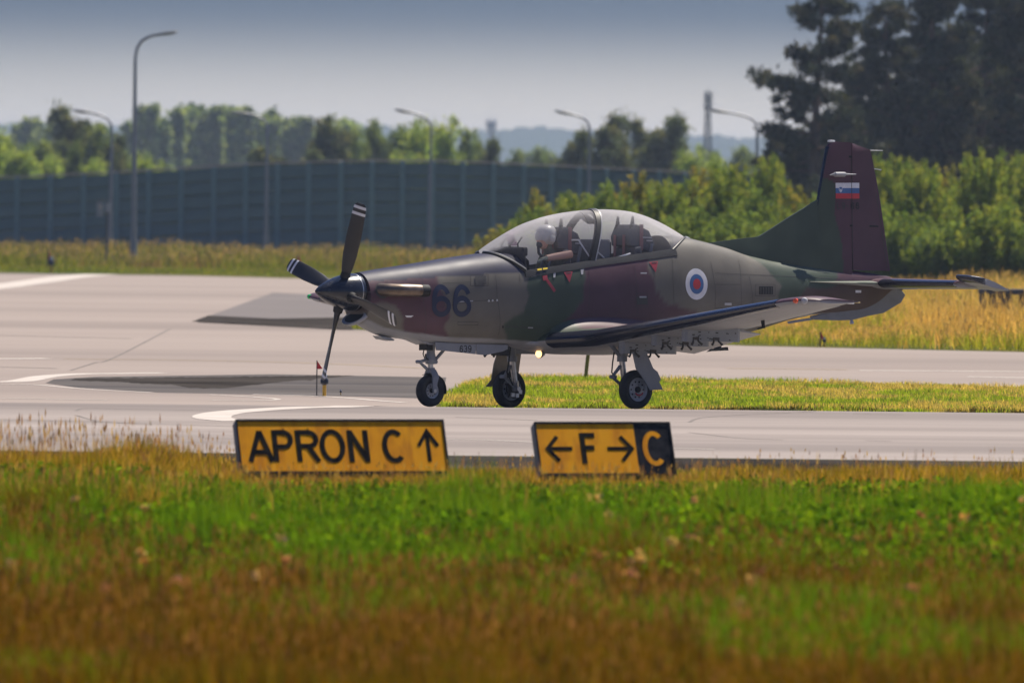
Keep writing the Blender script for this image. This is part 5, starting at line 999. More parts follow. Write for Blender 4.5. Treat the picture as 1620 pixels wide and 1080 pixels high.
for s in (1, -1):
    hs = lambda y, a, b, off=0.0, dr=0.0, dz=0.0: [(p[0], p[1] * s, p[2] + dz) for p in foil(hle(y), hte(y), y, hz(y), np.interp(y, [0, 1.86], [0.15, 0.085]), a, b, 12, off, dr)]
    hy = (0, 0.24, 0.6, 1.0, 1.45, 1.55); TP = colmesh('tailplane', MB().loft([hs(y, 0, 0.58) for y in hy]), AC, lambda v: np.array([PUR if p[2] > hz(abs(p[1])) else np.array(GRY) for p in v]), 50)
    MB().loft([hs(y, 0, 0.10, 0.005) for y in (0.22, 0.6, 1.0, 1.45, 1.52)]).build('deicer_boot', m_navy, TP, True)
    MB().loft([hs(y, 0.59, 1.0, 0, 0.12, -0.002) for y in (0.16, 0.6, 1.0, 1.56)]).build('elevator', m_grey, TP, True)
    MB().loft([[(p[0], p[1], p[2] + (hle(1.7) - 0.40 - p[0]) * -0.24) for p in hs(y, 0.0 if y < 1.84 else 0.12, 1.0)] for y in (1.565, 1.70, 1.80, 1.86)]).build('elevator_horn', m_navy if False else m_grey, TP, True)
    MB().loft([[(p[0], p[1], p[2] + (hle(1.7) - 0.40 - p[0]) * -0.24) for p in hs(y, 0.0 if y < 1.84 else 0.12, 0.16, 0.005)] for y in (1.57, 1.70, 1.80, 1.86)]).build('horn_boot', m_navy, TP, True)
    s0, s1 = S(1282, 449.5, 0.2), S(1392, 449.5, 0.26); q = MB(); R_ = []
    for t in np.linspace(0, 1, 10): 
        x = s0[0] + (s1[0] - s0[0] - 0.3) * t; yo = fy(x, hz(0)) + 0.01 + 0.17 * t ** 1.4; yi = max(fy(x, hz(0)) - 0.05, 0.0); h = 0.012 + 0.045 * t; R_.append([(x, s * yi, hz(0) + h), (x, s * (yo - .01), hz(0) + h * 0.4), (x, s * yo, hz(0)), (x, s * (yo - .01), hz(0) - h * 0.4), (x, s * yi, hz(0) - h)])
    colmesh('tailplane_strake', q.loft(R_), TP, lambda v: np.array([GRN_ if p[2] >= hz(0) - 0.004 else np.array(GRY) * 0.8 for p in v]), 60)
# belly aerials
o_ = S(1135, 552, 0.0); MB().loft([[(o_[0] + a, b, o_[1] + c) for a, b, c in ((.18, 0, -.03), (.10, .03, 0.0), (-.16, .03, .03), (-.19, 0, .0), (-.16, -.03, .03), (.10, -.03, 0.0))], [(o_[0] + a, b, o_[1] + c - 0.03) for a, b, c in ((.20, 0, -.012), (.12, .02, 0.0), (-.16, .02, .03), (-.20, 0, .015), (-.16, -.02, .03), (.12, -.02, 0.0))]]).build('belly_antenna', m_black, AC); MB().tube([(o_[0], 0, o_[1]), (o_[0] - .02, 0, o_[1] + 0.12)], 0.05, 8).build('antenna_stem', m_black, AC)
plate('blade_antenna', [(1246, 508), (1283, 502.5), (1284, 506), (1247, 512)], 0.0, 0.02, m_dgrey, AC); o_ = S(1085, 377.5, 0); MB().lathe([(0.075, -0.03), (0.072, 0.0), (0.05, 0.03), (0.001, 0.042)], (o_[0], 0, o_[1] - 0.01), (-0.18, 0, 1), 20).build('dome_antenna', m_grey, AC, True)
MB().prism([S(*p, 0.05) for p in ((655, 538), (662, 538), (674, 542.5), (700, 543), (700, 546), (672, 545))], 0.25, lambda u, v, q: (u, q, v)).build('drag_plate', m_grey, AC); MB().prism([S(*p, 0.10) for p in ((603, 531), (620, 534), (626, 537), (624, 539), (608, 536))], 0.16, lambda u, v, q: (u, q, v)).build('chin_outlet', m_dgrey, AC)

# ---- canopy
def glass_mat():
    m = bpy.data.materials.new('canopy_acrylic'); m.use_nodes = True; t = m.node_tree; N = t.nodes; L = t.links; N.clear()
    tr = N.new('ShaderNodeBsdfTransparent'); tr.inputs[0].default_value = (0.90, 0.91, 0.93, 1); gl = N.new('ShaderNodeBsdfGlossy'); gl.inputs['Roughness'].default_value = 0.04; gl.inputs[0].default_value = (0.95, 0.95, 1, 1)
    fr = N.new('ShaderNodeFresnel'); fr.inputs['IOR'].default_value = 1.0; mx = N.new('ShaderNodeMixShader'); L.new(fr.outputs[0], mx.inputs[0]); L.new(tr.outputs[0], mx.inputs[1]); L.new(gl.outputs[0], mx.inputs[2])
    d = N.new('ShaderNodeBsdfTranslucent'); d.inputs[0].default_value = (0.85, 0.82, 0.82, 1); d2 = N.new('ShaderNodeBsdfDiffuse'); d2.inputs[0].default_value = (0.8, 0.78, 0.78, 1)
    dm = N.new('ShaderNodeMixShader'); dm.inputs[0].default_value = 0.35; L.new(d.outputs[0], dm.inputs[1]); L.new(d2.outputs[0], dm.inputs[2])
    m2 = N.new('ShaderNodeMixShader'); lw = N.new('ShaderNodeLayerWeight'); lw.inputs[0].default_value = 0.5; mrr = N.new('ShaderNodeMapRange'); mrr.inputs[1].default_value = 0.22; mrr.inputs[2].default_value = 0.66; mrr.inputs[3].default_value = 0.06; mrr.inputs[4].default_value = 0.85; L.new(lw.outputs['Facing'], mrr.inputs[0]); tcn = N.new('ShaderNodeTexCoord'); sp = N.new('ShaderNodeSeparateXYZ'); L.new(tcn.outputs['Object'], sp.inputs[0]); mry = N.new('ShaderNodeMapRange'); mry.inputs[1].default_value = 0.05; mry.inputs[2].default_value = -0.15; mry.inputs[3].default_value = 0.0; mry.inputs[4].default_value = 0.58; L.new(sp.outputs['Y'], mry.inputs[0]); mxx = N.new('ShaderNodeMath'); mxx.operation = 'MAXIMUM'; L.new(mrr.outputs[0], mxx.inputs[0]); L.new(mry.outputs[0], mxx.inputs[1]); L.new(mxx.outputs[0], m2.inputs[0]); L.new(mx.outputs[0], m2.inputs[1]); L.new(dm.outputs[0], m2.inputs[2])   # faint dust film, with sun glow painted in at grazing angles and to starboard
    o = N.new('ShaderNodeOutputMaterial'); L.new(m2.outputs[0], o.inputs[0]); return m
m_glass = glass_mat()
CT = XZ([(760, 400.2), (777, 388), (793, 376.7), (829, 354.4), (864, 342), (895.6, 335.6), (929, 331.6), (962, 331), (995.6, 334.4), (1024, 344.4), (1051, 359), (1072, 371.5), (1080, 375.2)]); CTX, CTZ = smooth(CT[::-1, 0], CT[::-1, 1], 0.5)
CF, CB = CT[0, 0], CT[-1, 0]
def cbase(x):
    """where the acrylic meets the skin: y, z"""
    if x > XF:
        u = (CF - x) / (CF - XF); z = zt(x) - (zt(x) - sill_z(XF)) * min(1, u) ** 1.35; return (fy(x, min(z, zt(x) - 0.0005)) if u > 0 else 0, z)
    if x < XB:
        u = (x - CB) / (XB - CB); z = zt(x) - (zt(x) - sill_z(XB)) * min(1, max(u, 0)) ** 1.35; return (fy(x, min(z, zt(x) - 0.0005)) if u > 0 else 0, z)
    return (fy(x, sill_z(x)), sill_z(x))
def carc(x, n=28, off=0.0, lean=0.0):
    y0, z0 = cbase(x); z1 = float(np.interp(x, CTX, CTZ)); out = []
    for k in range(n + 1):
        a = math.pi * k / n; s, c = math.sin(a), math.cos(a); out.append((x - lean * s, (y0 + off) * math.copysign(abs(c) ** 0.82, c), z0 + (z1 + off - z0) * s ** 0.86))
    return out
CAN = empty('canopy', (0, 0, 0), 0, AC)
XA = S(939, 412, 0.40)[0]; XAt = S(932, 331.6, 0)[0]
AL = XA - XAt
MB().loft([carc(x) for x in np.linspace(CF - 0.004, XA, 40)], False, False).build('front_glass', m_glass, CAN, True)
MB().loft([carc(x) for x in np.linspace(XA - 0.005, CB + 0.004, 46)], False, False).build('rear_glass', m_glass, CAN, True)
def hoop(name, x, lean, w, off, th, mat, n=36):
    A_, y0 = [], cbase(x)
    for dx in (w / 2, -w / 2):
        for o_ in (off, off - th):
            pts_ = []
            for k in range(n + 1):
                a = math.pi * k / n; s, c = math.sin(a), math.cos(a); xx = x - lean * s + dx; z1 = float(np.interp(xx, CTX, CTZ)); yb, zb0 = cbase(x); pts_.append((xx, (yb + o_) * math.copysign(abs(c) ** 0.82, c), zb0 + (z1 + o_ - zb0) * s ** 0.86))
            A_.append(pts_)
    return MB().loft([A_[0], A_[2], A_[3], A_[1], A_[0]], False, False).build(name, mat, CAN, True)
hoop('arch', XA, AL, 0.085, 0.012, 0.06, m_frame); hoop('arch_seal', XA - 0.045, AL, 0.018, 0.016, 0.02, m_rivet)
# frames along the edges of the acrylic
def edge_tube(name, xs, r, side, mat, lift=0.0): 
    pts_ = []
    for x in xs: y, z = cbase(x); pts_.append((x, side * (y + 0.004), z + lift))
    return MB().tube(pts_, r, 8).build(name, mat, CAN, True)
front = np.linspace(CF - 0.002, XF + 0.01, 26); 
for s in (1, -1):
    edge_tube('windscreen_frame', front, 0.024, s, m_frame); edge_tube('windscreen_seal', front, 0.009, s, m_grey, 0.026); edge_tube('rear_frame', np.linspace(CB + 0.02, XB - 0.005, 16), 0.017, s, m_frame)
    mb = MB(); R_ = []
    for x in np.linspace(XF + 0.03, XB - 0.06, 44):
        zs = sill_z(x); R_.append([(x, s * (fy(x, zs) + .012), zs + 0.012), (x, s * (fy(x, zs - .035) + .014), zs - .035), (x, s * (fy(x, zs - .072) + .010), zs - .072), (x, s * (fy(x, zs - .072) - .02), zs - .072), (x, s * (fy(x, zs) - .05), zs + 0.012)])
    mb.loft(R_).build('sill_rail', m_frame, CAN, True)
patch('canopy_handle', [(848, 425.2), (855, 424.2), (855, 427), (848, 428)], 0.028, M('handle_yellow', (0.75, 0.55, 0.02), 0.4), CAN, 2, 1); patch('canopy_handle', [(857, 424), (864, 423), (864, 425.6), (857, 426.6)], 0.028, bpy.data.materials['handle_yellow'], CAN, 2, 1)

# ---- cockpit fittings
COCK = empty('cockpit', (0, 0, 0), 0, AC); zS = sill_z
def bx(name, c, d, mat, rot=0.0, par=COCK, bev=0.02): return MB().box(c, d, Matrix.Rotation(rot, 3, 'Y')).build(name, mat, par, bevel=bev)
m_cp = M('cockpit_grey', (0.17, 0.175, 0.185), 0.6); m_cp2 = M('glareshield_black', (0.045, 0.045, 0.05), 0.8)
x = XF; mb = MB(); R_ = []
for x in np.linspace(XF - 0.02, XF + 0.30, 8): y, z = cbase(x); R_.append([(x, (fy(x, z) - .03) * math.cos(q), z - 0.01 + (zt(x) + 0.012 - z) * math.sin(q)) for q in [math.pi * k / 14 for k in range(15)]])
mb.loft(R_, False, False).build('glareshield', m_cp2, COCK, True)
bx('instrument_panel', (XF - 0.03, 0, 1.88), (0.04, 0.72, 0.42), m_cp2, 0.15)
hx, hz_ = S(812, 392, 0.0); m_hud = bpy.data.materials.new('combiner_glass'); m_hud.use_nodes = True; t_ = m_hud.node_tree; t_.nodes['Principled BSDF'].inputs['Base Color'].default_value = (0.55, 0.32, 0.50, 1); t_.nodes['Principled BSDF'].inputs['Alpha'].default_value = 0.6; t_.nodes['Principled BSDF'].inputs['Roughness'].default_value = 0.1
HU = bx('head_up_display', (hx - 0.02, 0, zt(XF) + 0.03), (0.30, 0.20, 0.12), m_cp2)
for px, sy in (((800, 388), 0.09), ((812, 386), 0.09), ((800, 388), -0.09), ((812, 386), -0.09)):
    a = S(px[0], px[1], 0); MB().tube([(a[0] - .01, sy, zt(XF) + .06), (a[0], sy, a[1]), (a[0] - .07, sy, a[1] + .09)], 0.011, 6).build('bracket', m_black, HU, True)
a = S(806, 382, 0); MB().box((a[0] - .03, 0, a[1] + 0.02), (0.012, 0.17, 0.17), Matrix.Rotation(0.6, 3, 'Y')).build('combiner', m_hud, HU)
MB().tube([(XF + 0.02, .2, zt(XF) - .06), (XF - 0.05, .24, zt(XF) - .02), (XF - .14, .26, zt(XF) - .1), (XF - .17, .26, zt(XF) - .28)], 0.022, 8).build('grab_handle', m_black, COCK, True)
def seat(xb, zb_, label, rear):
    """ejection seat: pan, back, headbox, canopy breaker, face of the parachute pack, straps"""
    o = empty('ejection_seat', (xb, 0, zb_), 0, COCK)
    def B(name, c, d, mat, rot=0.0, bev=0.02): return MB().box(c, d, Matrix.Rotation(rot, 3, 'Y')).build(name, mat, o, bevel=bev)
    B('seat_pan', (0.22, 0, -0.72), (0.46, 0.44, 0.12), m_seat); B('seat_back', (-0.04, 0, -0.36), (0.12, 0.44, 0.74), m_seat, 0.16); 
    MB().loft([[(-.02, y, .0), (.13, y, .02), (.15, y, .14), (.07, y, .30), (.01, y, .30), (-.20, y, .22), (-.30, y, .04), (-.22, y, -.06)] for y in (-.19, -.15, .15, .19)]).build('headbox', m_seat, o, bevel=.012)
    for s in (-.15, .15): MB().loft([[(.10, s - .012, .24), (.03, s - .012, .26), (.045, s - .012, .40), (.065, s - .012, .41)], [(.10, s + .012, .24), (.03, s + .012, .26), (.045, s + .012, .40), (.065, s + .012, .41)]]).build('canopy_breaker', m_black, o)
    for s in (-.09, .09): MB().box((.155, s, -.02), (.012, .045, .36)).build('strap', m_strap, o); MB().box((-.06, s * 2.13, .13), (.06, .012, .34)).build('strap', m_strap, o)
    MB().box((-.16, .196, .13), (.16, .008, .02)).box((-.20, .196, .09), (.10, .008, .02)).build('stencil', m_rivet, o)
    for s in (-.2, .2): MB().tube([(-.1, s, -.9), (-.16, s, -.3), (-.24, s, .05)], .022, 8).build('rail', m_dgrey, o, True)
    return o
sx0, sz0 = S(893, 388, 0.18); seat(sx0 - 0.02, sz0 - 0.06, '', False); sx1, sz1 = S(1008, 385, 0.18); seat(sx1, sz1 - 0.05, '', True)
# rear instrument hood, blast screen, side consoles
rx, rz_ = S(935, 380, 0.0); bx('rear_instrument_hood', (rx + 0.05, 0, rz_ - 0.16), (0.26, 0.60, 0.34), m_cp); bx('rear_instrument_panel', (rx - 0.10, 0, rz_ - 0.2), (0.02, 0.56, 0.36), m_cp2)
MB().tube([(XA - 0.02, .33, zS(XA) + .02), (XA + .20, .33, zS(XA) + .27), (XA + .20, -.33, zS(XA) + .27), (XA - 0.02, -.33, zS(XA) + .02)], 0.012, 6).build('blast_screen_frame', m_w, COCK, True)
MB().tube([(XA - 0.10, .30, zS(XA) + .16), (XA - .28, .34, zS(XA) + .01)], 0.011, 6).tube([(XA - .28, .36, zS(XA) + .012), (XA - .66, .36, zS(XA - .66) + .03)], 0.012, 6).build('inner_rail', m_w, COCK, True)
for s in (1, -1): bx('side_console', (0.5, s * 0.33, 1.66), (1.2, 0.10, 0.10), m_cp); bx('side_console', (-0.85, s * 0.32, 1.80), (0.9, 0.10, 0.10), m_cp)
bx('mirror', (S(917, 350, -.1)[0], 0.05, S(917, 346, 0)[1]), (0.22, 0.16, 0.05), m_cp2, -0.5)

# ---- pilot, sitting in the front seat
m_suit = M('olive_flight_suit', (0.13, 0.145, 0.10), 0.85, var=0.2, scale=12); m_skin = M('skin', (0.62, 0.36, 0.26), 0.55, var=0.06); m_helm = M('helmet_grey', (0.48, 0.47, 0.45), 0.35); m_glove = M('grey_green_glove', (0.24, 0.26, 0.21), 0.8); m_visor = M('visor', (0.02, 0.02, 0.025), 0.06); m_mask = M('mask_rubber', (0.06, 0.065, 0.06), 0.6)
PIL = empty('person'); PIL.matrix_world = AC.matrix_world.copy(); tag(PIL, 'pilot in a grey helmet and olive flight suit leaning forward in the front cockpit', 'person')
hx, hz_ = S(863, 376, 0.05); hy = 0.05
def skinned(name, V, E, Rr, mat, parent, root=0):
    me = bpy.data.meshes.new(name); me.from_pydata(V, E, []); o = link(name, me, parent); md = o.modifiers.new('skin', 'SKIN'); md.use_smooth_shade = True
    for i, r in enumerate(Rr): me.skin_vertices[0].data[i].radius = r if isinstance(r, tuple) else (r, r)
    me.skin_vertices[0].data[root].use_root = True; sb = o.modifiers.new('sub', 'SUBSURF'); sb.levels = sb.render_levels = 2
    dg = bpy.context.evaluated_depsgraph_get(); m2 = bpy.data.meshes.new_from_object(o.evaluated_get(dg)); o.modifiers.clear(); o.data = m2; m2.name = name
    m2.materials.clear(); m2.materials.append(mat)
    for p in m2.polygons: p.use_smooth = True; p.material_index = 0
    return o
sh = (hx - 0.14, hy, hz_ - 0.30); el = Vector((S(903, 402, .25)[0], .27, S(903, 402, .25)[1])); wr = Vector((S(866, 408, .27)[0], .27, S(866, 408, .27)[1])); hd = Vector((S(846, 414, .27)[0], .26, S(846, 414, .27)[1]))
sL = Vector((sh[0] + .0, .19, sh[2] + .04)); 
V_ = [(sh[0] - .12, hy, sh[2] - .50), (sh[0] - .08, hy, sh[2] - .25), (sh[0], hy, sh[2]), (hx - .05, hy, hz_ - .16), (hx, hy, hz_ - .02), tuple(sL), tuple(el), tuple(wr), (sh[0] + .02, -.14, sh[2] + .03), (sh[0] + .0, -.27, sh[2] - .22), (sh[0] + .26, -.22, sh[2] - .28),
      (sh[0] + .10, .12, sh[2] - .56), (sh[0] + .42, .14, sh[2] - .50), (sh[0] + .52, .14, sh[2] - .85), (sh[0] + .10, -.04, sh[2] - .56), (sh[0] + .42, -.08, sh[2] - .50), (sh[0] + .52, -.08, sh[2] - .85)]
E_ = [(0, 1), (1, 2), (2, 3), (3, 4), (2, 5), (5, 6), (6, 7), (2, 8), (8, 9), (9, 10), (0, 11), (11, 12), (12, 13), (0, 14), (14, 15), (15, 16)]
skinned('body', V_, E_, [.14, .15, .14, .06, .075, .075, .052, .036, .075, .055, .036, .09, .075, .055, .09, .075, .055], m_suit, PIL)
MB().tube([el.lerp(wr, 0.05) + Vector((0, .002, 0)), el.lerp(wr, 0.5) + Vector((0, .003, 0)), wr.lerp(el, -0.05)], [.053, .050, .040], 16).build('forearm', m_skin, PIL, True)
def hand(wr, hd, mat):
    d = (hd - wr).normalized(); s = Vector((0, 1, 0)); u = d.cross(s).normalized(); V, E, R_ = [tuple(wr), tuple(wr + d * .05), tuple(wr + d * .10)], [(0, 1), (1, 2)], [.034, (.040, .028), (.040, .024)]
    for k, (o_, ln) in enumerate(((-.030, .062), (-.010, .070), (.010, .066), (.030, .054))):
        b = len(V); p = wr + d * .10 + s * o_; V += [tuple(p), tuple(p + d * ln * .55 - u * .008), tuple(p + d * ln * .9 - u * .034)]; E += [(2, b), (b, b + 1), (b + 1, b + 2)]; R_ += [.011, .010, .008]
    b = len(V); p = wr + d * .035 + s * .036; V += [tuple(p), tuple(p + d * .035 + s * .022), tuple(p + d * .068 + s * .02 - u * .012)]; E += [(1, b), (b, b + 1), (b + 1, b + 2)]; R_ += [.014, .012, .010]
    return skinned('glove', V, E, R_, mat, PIL)
hand(wr, hd, m_glove); hand(Vector(V_[10]), Vector(V_[10]) + Vector((.15, .03, .02)), m_glove)
HEAD = MB().lathe([(.001, -.135), (.085, -.12), (.122, -.07), (.135, 0), (.128, .06), (.098, .105), (.05, .132), (.001, .14)], (0, 0, 0), (0, 0, 1), 24)
HEAD.v = [(hx + v[0] * 1.08 - .012, hy + v[1], hz_ + .035 + v[2]) for v in HEAD.v]; HEAD.build('helmet', m_helm, PIL, True)
fc = MB().lathe([(.001, -.14), (.05, -.125), (.075, -.08), (.088, -.02), (.086, .05), (.05, .1), (.001, .11)], (0, 0, 0), (0, 0, 1), 18); fc.v = [(hx + .045 + v[0], hy + v[1] * .92, hz_ - .015 + v[2]) for v in fc.v]; fc.build('face', m_skin, PIL, True)
vz = MB(); R_ = []
for a in np.linspace(-1.25, 1.25, 17): R_.append([(hx - .008 + (.148 + o_) * math.cos(a) * c, hy + (.136 + o_) * math.sin(a) * c, hz_ + z_) for z_, c, o_ in ((.085, .90, 0), (.045, .985, 0), (0.0, 1.0, 0), (-.035, .96, 0), (-.035, .93, -.004), (.085, .87, -.004))])
vz.loft(R_).build('visor', m_helm, PIL, True)
MB().lathe([(.052, -.05), (.056, 0), (.042, .035), (.022, .055)], (hx + .085, hy, hz_ - .085), (.85, 0, -.45), 16).build('oxygen_mask', m_mask, PIL, True); MB().tube([(hx + .12, hy, hz_ - .12), (hx + .13, hy + .02, hz_ - .2), (hx + .05, hy + .08, hz_ - .33), (sh[0] + .12, .12, sh[2] - .2)], .019, 10).build('oxygen_hose', m_mask, PIL, True)
for q in (-.075, .075): MB().tube([(sh[0] + .10, hy + q, sh[2] - .34), (sh[0] + .145, hy + q, sh[2] - .08), (sh[0] + .07, hy + q, sh[2] + .12)], .022, 6, sq=.45).build('harness', m_dgrey, PIL)
for q in (1, -1): MB().lathe([(.048, 0), (.05, .012), (.03, .022)], (hx - .01, hy + q * .122, hz_ - .015), (0, q, 0), 14).build('ear_cup', m_helm, PIL, True)

# ---- undercarriage
def wheel(g, c, R, W, rim, s, dark=False):
    w = W / 2; MB().lathe([(rim, -w * .62), (rim + .02, -w * .86), (R * .80, -w), (R * .92, -w * .93), (R * .985, -w * .55), (R, -w * .2), (R, w * .2), (R * .985, w * .55), (R * .92, w * .93), (R * .80, w), (rim + .02, w * .86), (rim, w * .62)], c, (0, 1, 0), 48, False).build('tyre', m_tyre, g, True, angle=60)
    c = Vector(c); o = MB().lathe([(.03, w * .45), (rim * .50, w * .40), (rim * .55, w * .50), (rim * .80, w * .42), (rim * .84, w * .62), (rim * .93, w * .66), (rim * 1.02, w * .84), (rim * 1.02, -w * .84), (rim * .93, -w * .66), (rim * .80, -w * .42), (rim * .50, -w * .4), (.03, -w * .45)], c, (0, 1, 0), 40, False).build('rim', m_rim, g, True)
    for sd_ in (1, -1):
        mb = MB()
        for k in range(10): a = 6.2832 * k / 10; mb.lathe([(rim * .075, 0), (rim * .075, .006)], c + Vector((math.cos(a) * rim * .68, sd_ * w * .45, math.sin(a) * rim * .68)), (0, sd_, 0), 10)
        mb.build('vent_hole', m_black, o); MB().lathe([(rim * .26, 0), (rim * .26, .03), (rim * .2, .045), (.001, .047)], c + Vector((0, sd_ * w * .40, 0)), (0, sd_, 0), 18).build('hub_cap', m_black, o, True)
        mb = MB()
        for k in range(8): a = 6.2832 * (k + .5) / 8; mb.lathe([(.010, 0), (.010, .012)], c + Vector((math.cos(a) * rim * .40, sd_ * w * .44, math.sin(a) * rim * .40)), (0, sd_, 0), 6)
        mb.build('bolt', m_steel, o)
    return o
# nose leg
NG = empty('nose_landing_gear', (0, 0, 0), 0, AC); nc = S(684.2, 618, 0.05); nx, nz_ = nc; RN = nz_ - 0.0
RN = 0.205; wheel(NG, (nx, 0, nz_), RN, 0.125, 0.098, 1)
tp = S(682, 546, 0)[0]; zb_n = zb(tp) + .02; cl = S(680, 572, 0)
MB().tube([(tp, 0, zb_n), (tp + .005, 0, cl[1] + .08)], [.055, .055], 14).tube([(tp + .005, 0, cl[1] + .10), (tp + .01, 0, cl[1] + .02)], [.062, .075], 14).tube([(tp + .01, 0, cl[1] + .02), (tp + .01, 0, cl[1] - .03)], [.078, .06], 14).build('strut', m_dgrey, NG, True)
fk = Vector((tp - .0, 0, nz_ + RN + .06)); MB().tube([(tp + .01, 0, cl[1] - .02), fk], [.036, .036], 12).build('oleo', m_steel, NG, True)
mb = MB(); mb.tube([fk + Vector((0, 0, .03)), fk + Vector((-.005, 0, -.03))], [.05, .06], 12)
for s in (1, -1): mb.loft([[Vector((p[0] + a, s * (yy + b), p[1])) for a, b in ((w, .012), (w, -.012), (-w, -.012), (-w, .012))] for p, yy, w in (((fk.x, fk.z + .01), .03, .05), ((fk.x - .01, nz_ + RN - .02), .088, .05), ((nx + .0, nz_ + .10), .095, .036), ((nx, nz_ - .02), .095, .03))])
mb.build('fork', m_dgrey, NG); MB().lathe([(.022, -.11), (.022, .11)], (nx, 0, nz_), (0, 1, 0), 12).build('axle', m_steel, NG)
k1, k2, k3 = S(680, 568, 0), S(663, 572, 0), S(675, 583, 0)
MB().tube([(k1[0], 0, k1[1]), (k2[0], 0, k2[1])], [.024, .018], 8).tube([(k2[0], 0, k2[1]), (k3[0], 0, k3[1])], [.018, .022], 8).lathe([(.022, -.05), (.022, .05)], (k2[0], 0, k2[1]), (0, 1, 0), 10).build('torque_link', m_dgrey, NG, True)
k1, k2 = S(686, 572, 0), S(704, 555, 0); MB().tube([(k1[0], 0, k1[1]), (k2[0], 0, k2[1] + .03)], .022, 8).lathe([(.03, -.05), (.03, .05)], (k1[0], 0, k1[1]), (0, 1, 0), 10).build('drag_brace', m_dgrey, NG, True)
MB().tube([(tp + .06, .03, cl[1] + .02), (tp + .12, .04, cl[1] + .06), (tp + .12, .04, cl[1] + .10)], .010, 6).tube([(tp + .06, -.04, zb_n), (tp + .09, -.05, cl[1] + .1), (tp + .05, -.04, cl[1])], .008, 6).build('hydraulic_line', m_black, NG, True)
mb = MB(); R_ = []
for t in np.linspace(-0.35, 1.75, 14): R_.append([(nx - (RN + d) * math.sin(t), y, nz_ + (RN + d) * math.cos(t)) for d, y in ((.012, .072), (.022, .0), (.012, -.072), (.006, -.07), (.016, 0), (.006, .07))])
mb.loft(R_).build('mudguard', m_black, NG, True)
dr = plate('gear_door', [(688, 541), (752.3, 545), (752.3, 560), (690, 553.5)], 0.20, 0.014, m_dgrey, NG, bev=.004); plate('gear_door', [(753.4, 544), (803, 545.5), (803, 552), (796, 555.5), (768, 561.8), (753.4, 560.2)], 0.20, 0.014, m_dgrey, NG, bev=.004); plate('gear_door', [(688, 541), (800, 546), (796, 556), (690, 554)], -0.20, 0.014, m_dgrey, NG)
for ch, px in (('6', 727), ('3', 733.6), ('9', 740.2)): x0, z0 = S(px, 556.8, .21); glyph(MB(), ch, lambda u, v, q: (x0 - u, 0.2085 + q, z0 + v), .062, .086, .013, 0).build('number', m_black, dr)
q0, q1 = S(675, 549, 0.08), S(680, 549, 0.08); MB().box((q0[0] - .02, 0.04, q0[1] + .01), (.10, .16, .10)).build('gear_bay', m_black, NG); q0 = S(795, 555, .1); MB().box((q0[0], .05, q0[1]), (.14, .2, .12)).build('actuator_bay', m_black, NG)
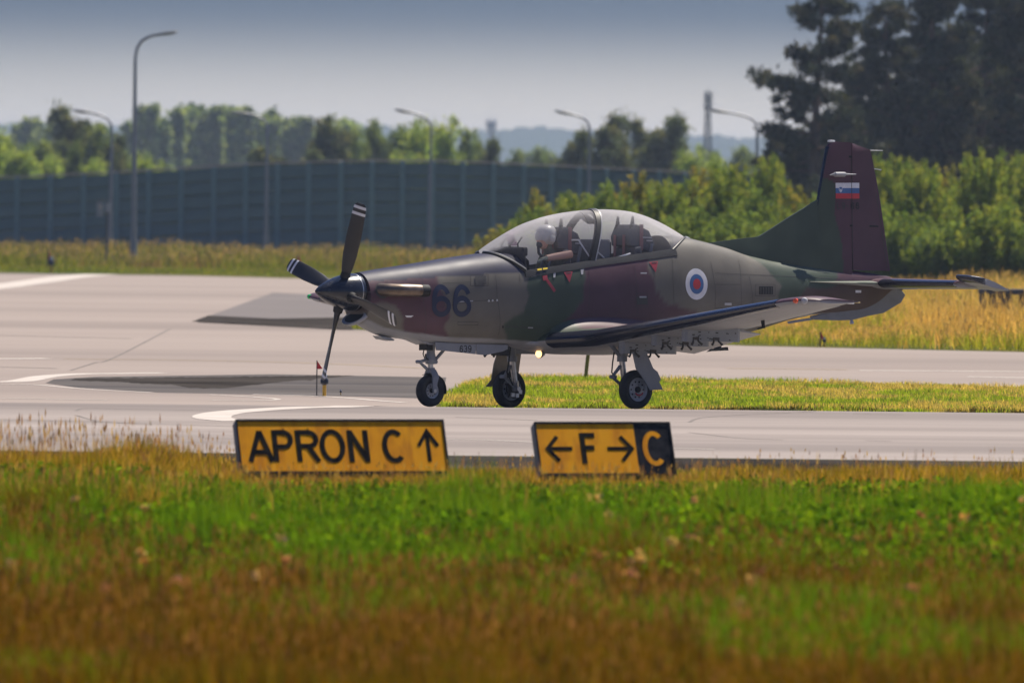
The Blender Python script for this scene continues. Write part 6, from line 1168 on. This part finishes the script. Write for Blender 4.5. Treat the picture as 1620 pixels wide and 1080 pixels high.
# main legs: s = +1 port (outer face to the camera), -1 starboard (inner face)
RM = 0.254
for s, hub in ((1, (1005.5, 616)), (-1, (805.2, 615))):
    MG = empty('main_landing_gear', (0, 0, 0), 0, AC); yw = 1.27 * s; hx_, hz2 = S(*hub, yw); hz2 = max(hz2, RM - .012)
    wheel(MG, (hx_, yw, hz2), RM, 0.135, 0.150, s)
    if s > 0:
        mb = MB(); cc = Vector((hx_, yw, hz2)); arcp = [cc + Vector((-.075 * math.cos(a), .072, -.075 * math.sin(a))) for a in np.linspace(.6, 2.5, 10)]; mb.tube(arcp, .010, 6).build('wear_mark', m_rd, MG)
    yl = 1.10 * s; tx0 = hx_ + .10; zt0 = wing_z(1.2) - .02; lx = hx_ + .07
    MB().tube([(tx0, yl, zt0), (tx0 - .01, yl, hz2 + .36)], [.055, .05], 14).lathe([(.068, 0), (.068, .07)], (tx0 - .01, yl, hz2 + .36), (0, 0, 1), 14).build('strut', m_dgrey, MG, True)
    MB().tube([(tx0 - .01, yl, hz2 + .37), (lx - .03, yl, hz2 + .06)], .040, 14).build('oleo', m_steel, MG, True); MB().tube([(lx - .03, yl, hz2 + .10), (hx_ + .01, yl + .02 * s, hz2 - .02)], [.05, .045], 12).lathe([(.03, -.12), (.03, .12)], (hx_, yl + .08 * s, hz2), (0, 1, 0), 12).build('axle', m_steel, MG, True)
    MB().tube([(tx0 + .02, yl, hz2 + .30), (hx_ + .24, yl - .02 * s, hz2 + .16)], [.026, .020], 8).tube([(hx_ + .24, yl - .02 * s, hz2 + .16), (hx_ + .04, yl, hz2 + .02)], [.020, .026], 8).lathe([(.026, -.05), (.026, .05)], (hx_ + .24, yl, hz2 + .16), (0, 1, 0), 10).build('torque_link', m_dgrey, MG, True)
    MB().tube([(tx0 + .30, yl, zt0 + .02), (tx0 + .04, yl, hz2 + .44)], [.032, .026], 8).build('side_brace', m_dgrey, MG, True)
    MB().tube([(tx0 + .05, yl - .05 * s, zt0), (tx0 + .10, yl - .06 * s, hz2 + .34), (hx_ + .22, yl - .05 * s, hz2 + .22), (hx_ + .1, yl - .03 * s, hz2 + .05)], .010, 6).build('brake_hose', m_black, MG, True)
    MB().lathe([(.115, 0), (.125, .03), (.09, .05)], (hx_, yw - .075 * s, hz2), (0, -s, 0), 24).build('brake_disc', m_prop, MG, True); mb = MB()
    for a in (3.6, 4.4, 5.2): mb.box((hx_ + .09 * math.cos(a), yw - .125 * s, hz2 + .09 * math.sin(a)), (.06, .04, .06))
    mb.build('brake_caliper', m_steel, MG, bevel=.006)
    if s > 0: plate('gear_door', [(1000, 556), (1022, 556), (1033, 582), (1040, 588), (1045.5, 600), (1042.5, 603.5), (1048.5, 616), (1028, 617), (1018, 600), (1006, 583)], 1.43, 0.016, m_dgrey, MG, bev=.004)
    else: plate('gear_door', [(786, 560), (804, 545), (826, 546), (822, 575), (819, 600), (790, 611), (768, 611.7), (776.7, 601), (779, 588), (781, 575.6)], -1.43, 0.016, M('door_inside_tan', (0.34, 0.30, 0.24), 0.5), MG, bev=.004)  # inner face of the starboard door in warm tan
# lit landing lights
m_lit = bpy.data.materials.new('lit_lamp'); m_lit.use_nodes = True; p_ = m_lit.node_tree.nodes['Principled BSDF']; p_.inputs['Emission Color'].default_value = (1.0, 0.55, 0.20, 1); p_.inputs['Emission Strength'].default_value = 1.0
for px, yy in (((852.5, 559.5), 0.10), ((984, 562), 1.02)):
    a = S(*px, yy); l_ = MB().lathe([(.03, -.09), (.055, -.03), (.058, 0.0)], (a[0], yy, a[1]), (1, 0.15, -0.05), 18).build('landing_light', m_dgrey, AC, True); MB().lathe([(.052, 0), (.04, .018), (.001, .026)], (a[0] + .003, yy, a[1]), (1, 0.15, -0.05), 18).build('lens', m_lit, l_, True); MB().tube([(a[0] - .05, yy, a[1]), (a[0] - .08, yy, a[1] + .12)], .018, 6).build('bracket', m_dgrey, l_)

for o_ in bpy.data.objects:
    if o_.type == 'MESH' and o_.parent and o_.name.split('.')[0] in ('panel_seam', 'scuffed_edge', 'fastener', 'vent_hole', 'bolt', 'sway_brace', 'stencil', 'lattice', 'antenna'): o_['kind'] = 'stuff'

# ------------------------------------------------------------------ air: thin summer haze
HZ = MB().box((0, 4200, 24), (5200, 9400, 52)).build('haze', None); tag(HZ, 'thin summer haze', None, None, 'stuff')
m_hz = bpy.data.materials.new('haze_air'); m_hz.use_nodes = True; t_ = m_hz.node_tree; t_.nodes.clear(); pv = t_.nodes.new('ShaderNodeVolumePrincipled'); pv.inputs['Color'].default_value = (0.66, 0.80, 1.0, 1); pv.inputs['Density'].default_value = 0.00021; pv.inputs['Anisotropy'].default_value = 0.2
o_ = t_.nodes.new('ShaderNodeOutputMaterial'); t_.links.new(pv.outputs[0], o_.inputs['Volume']); HZ.data.materials.append(m_hz)
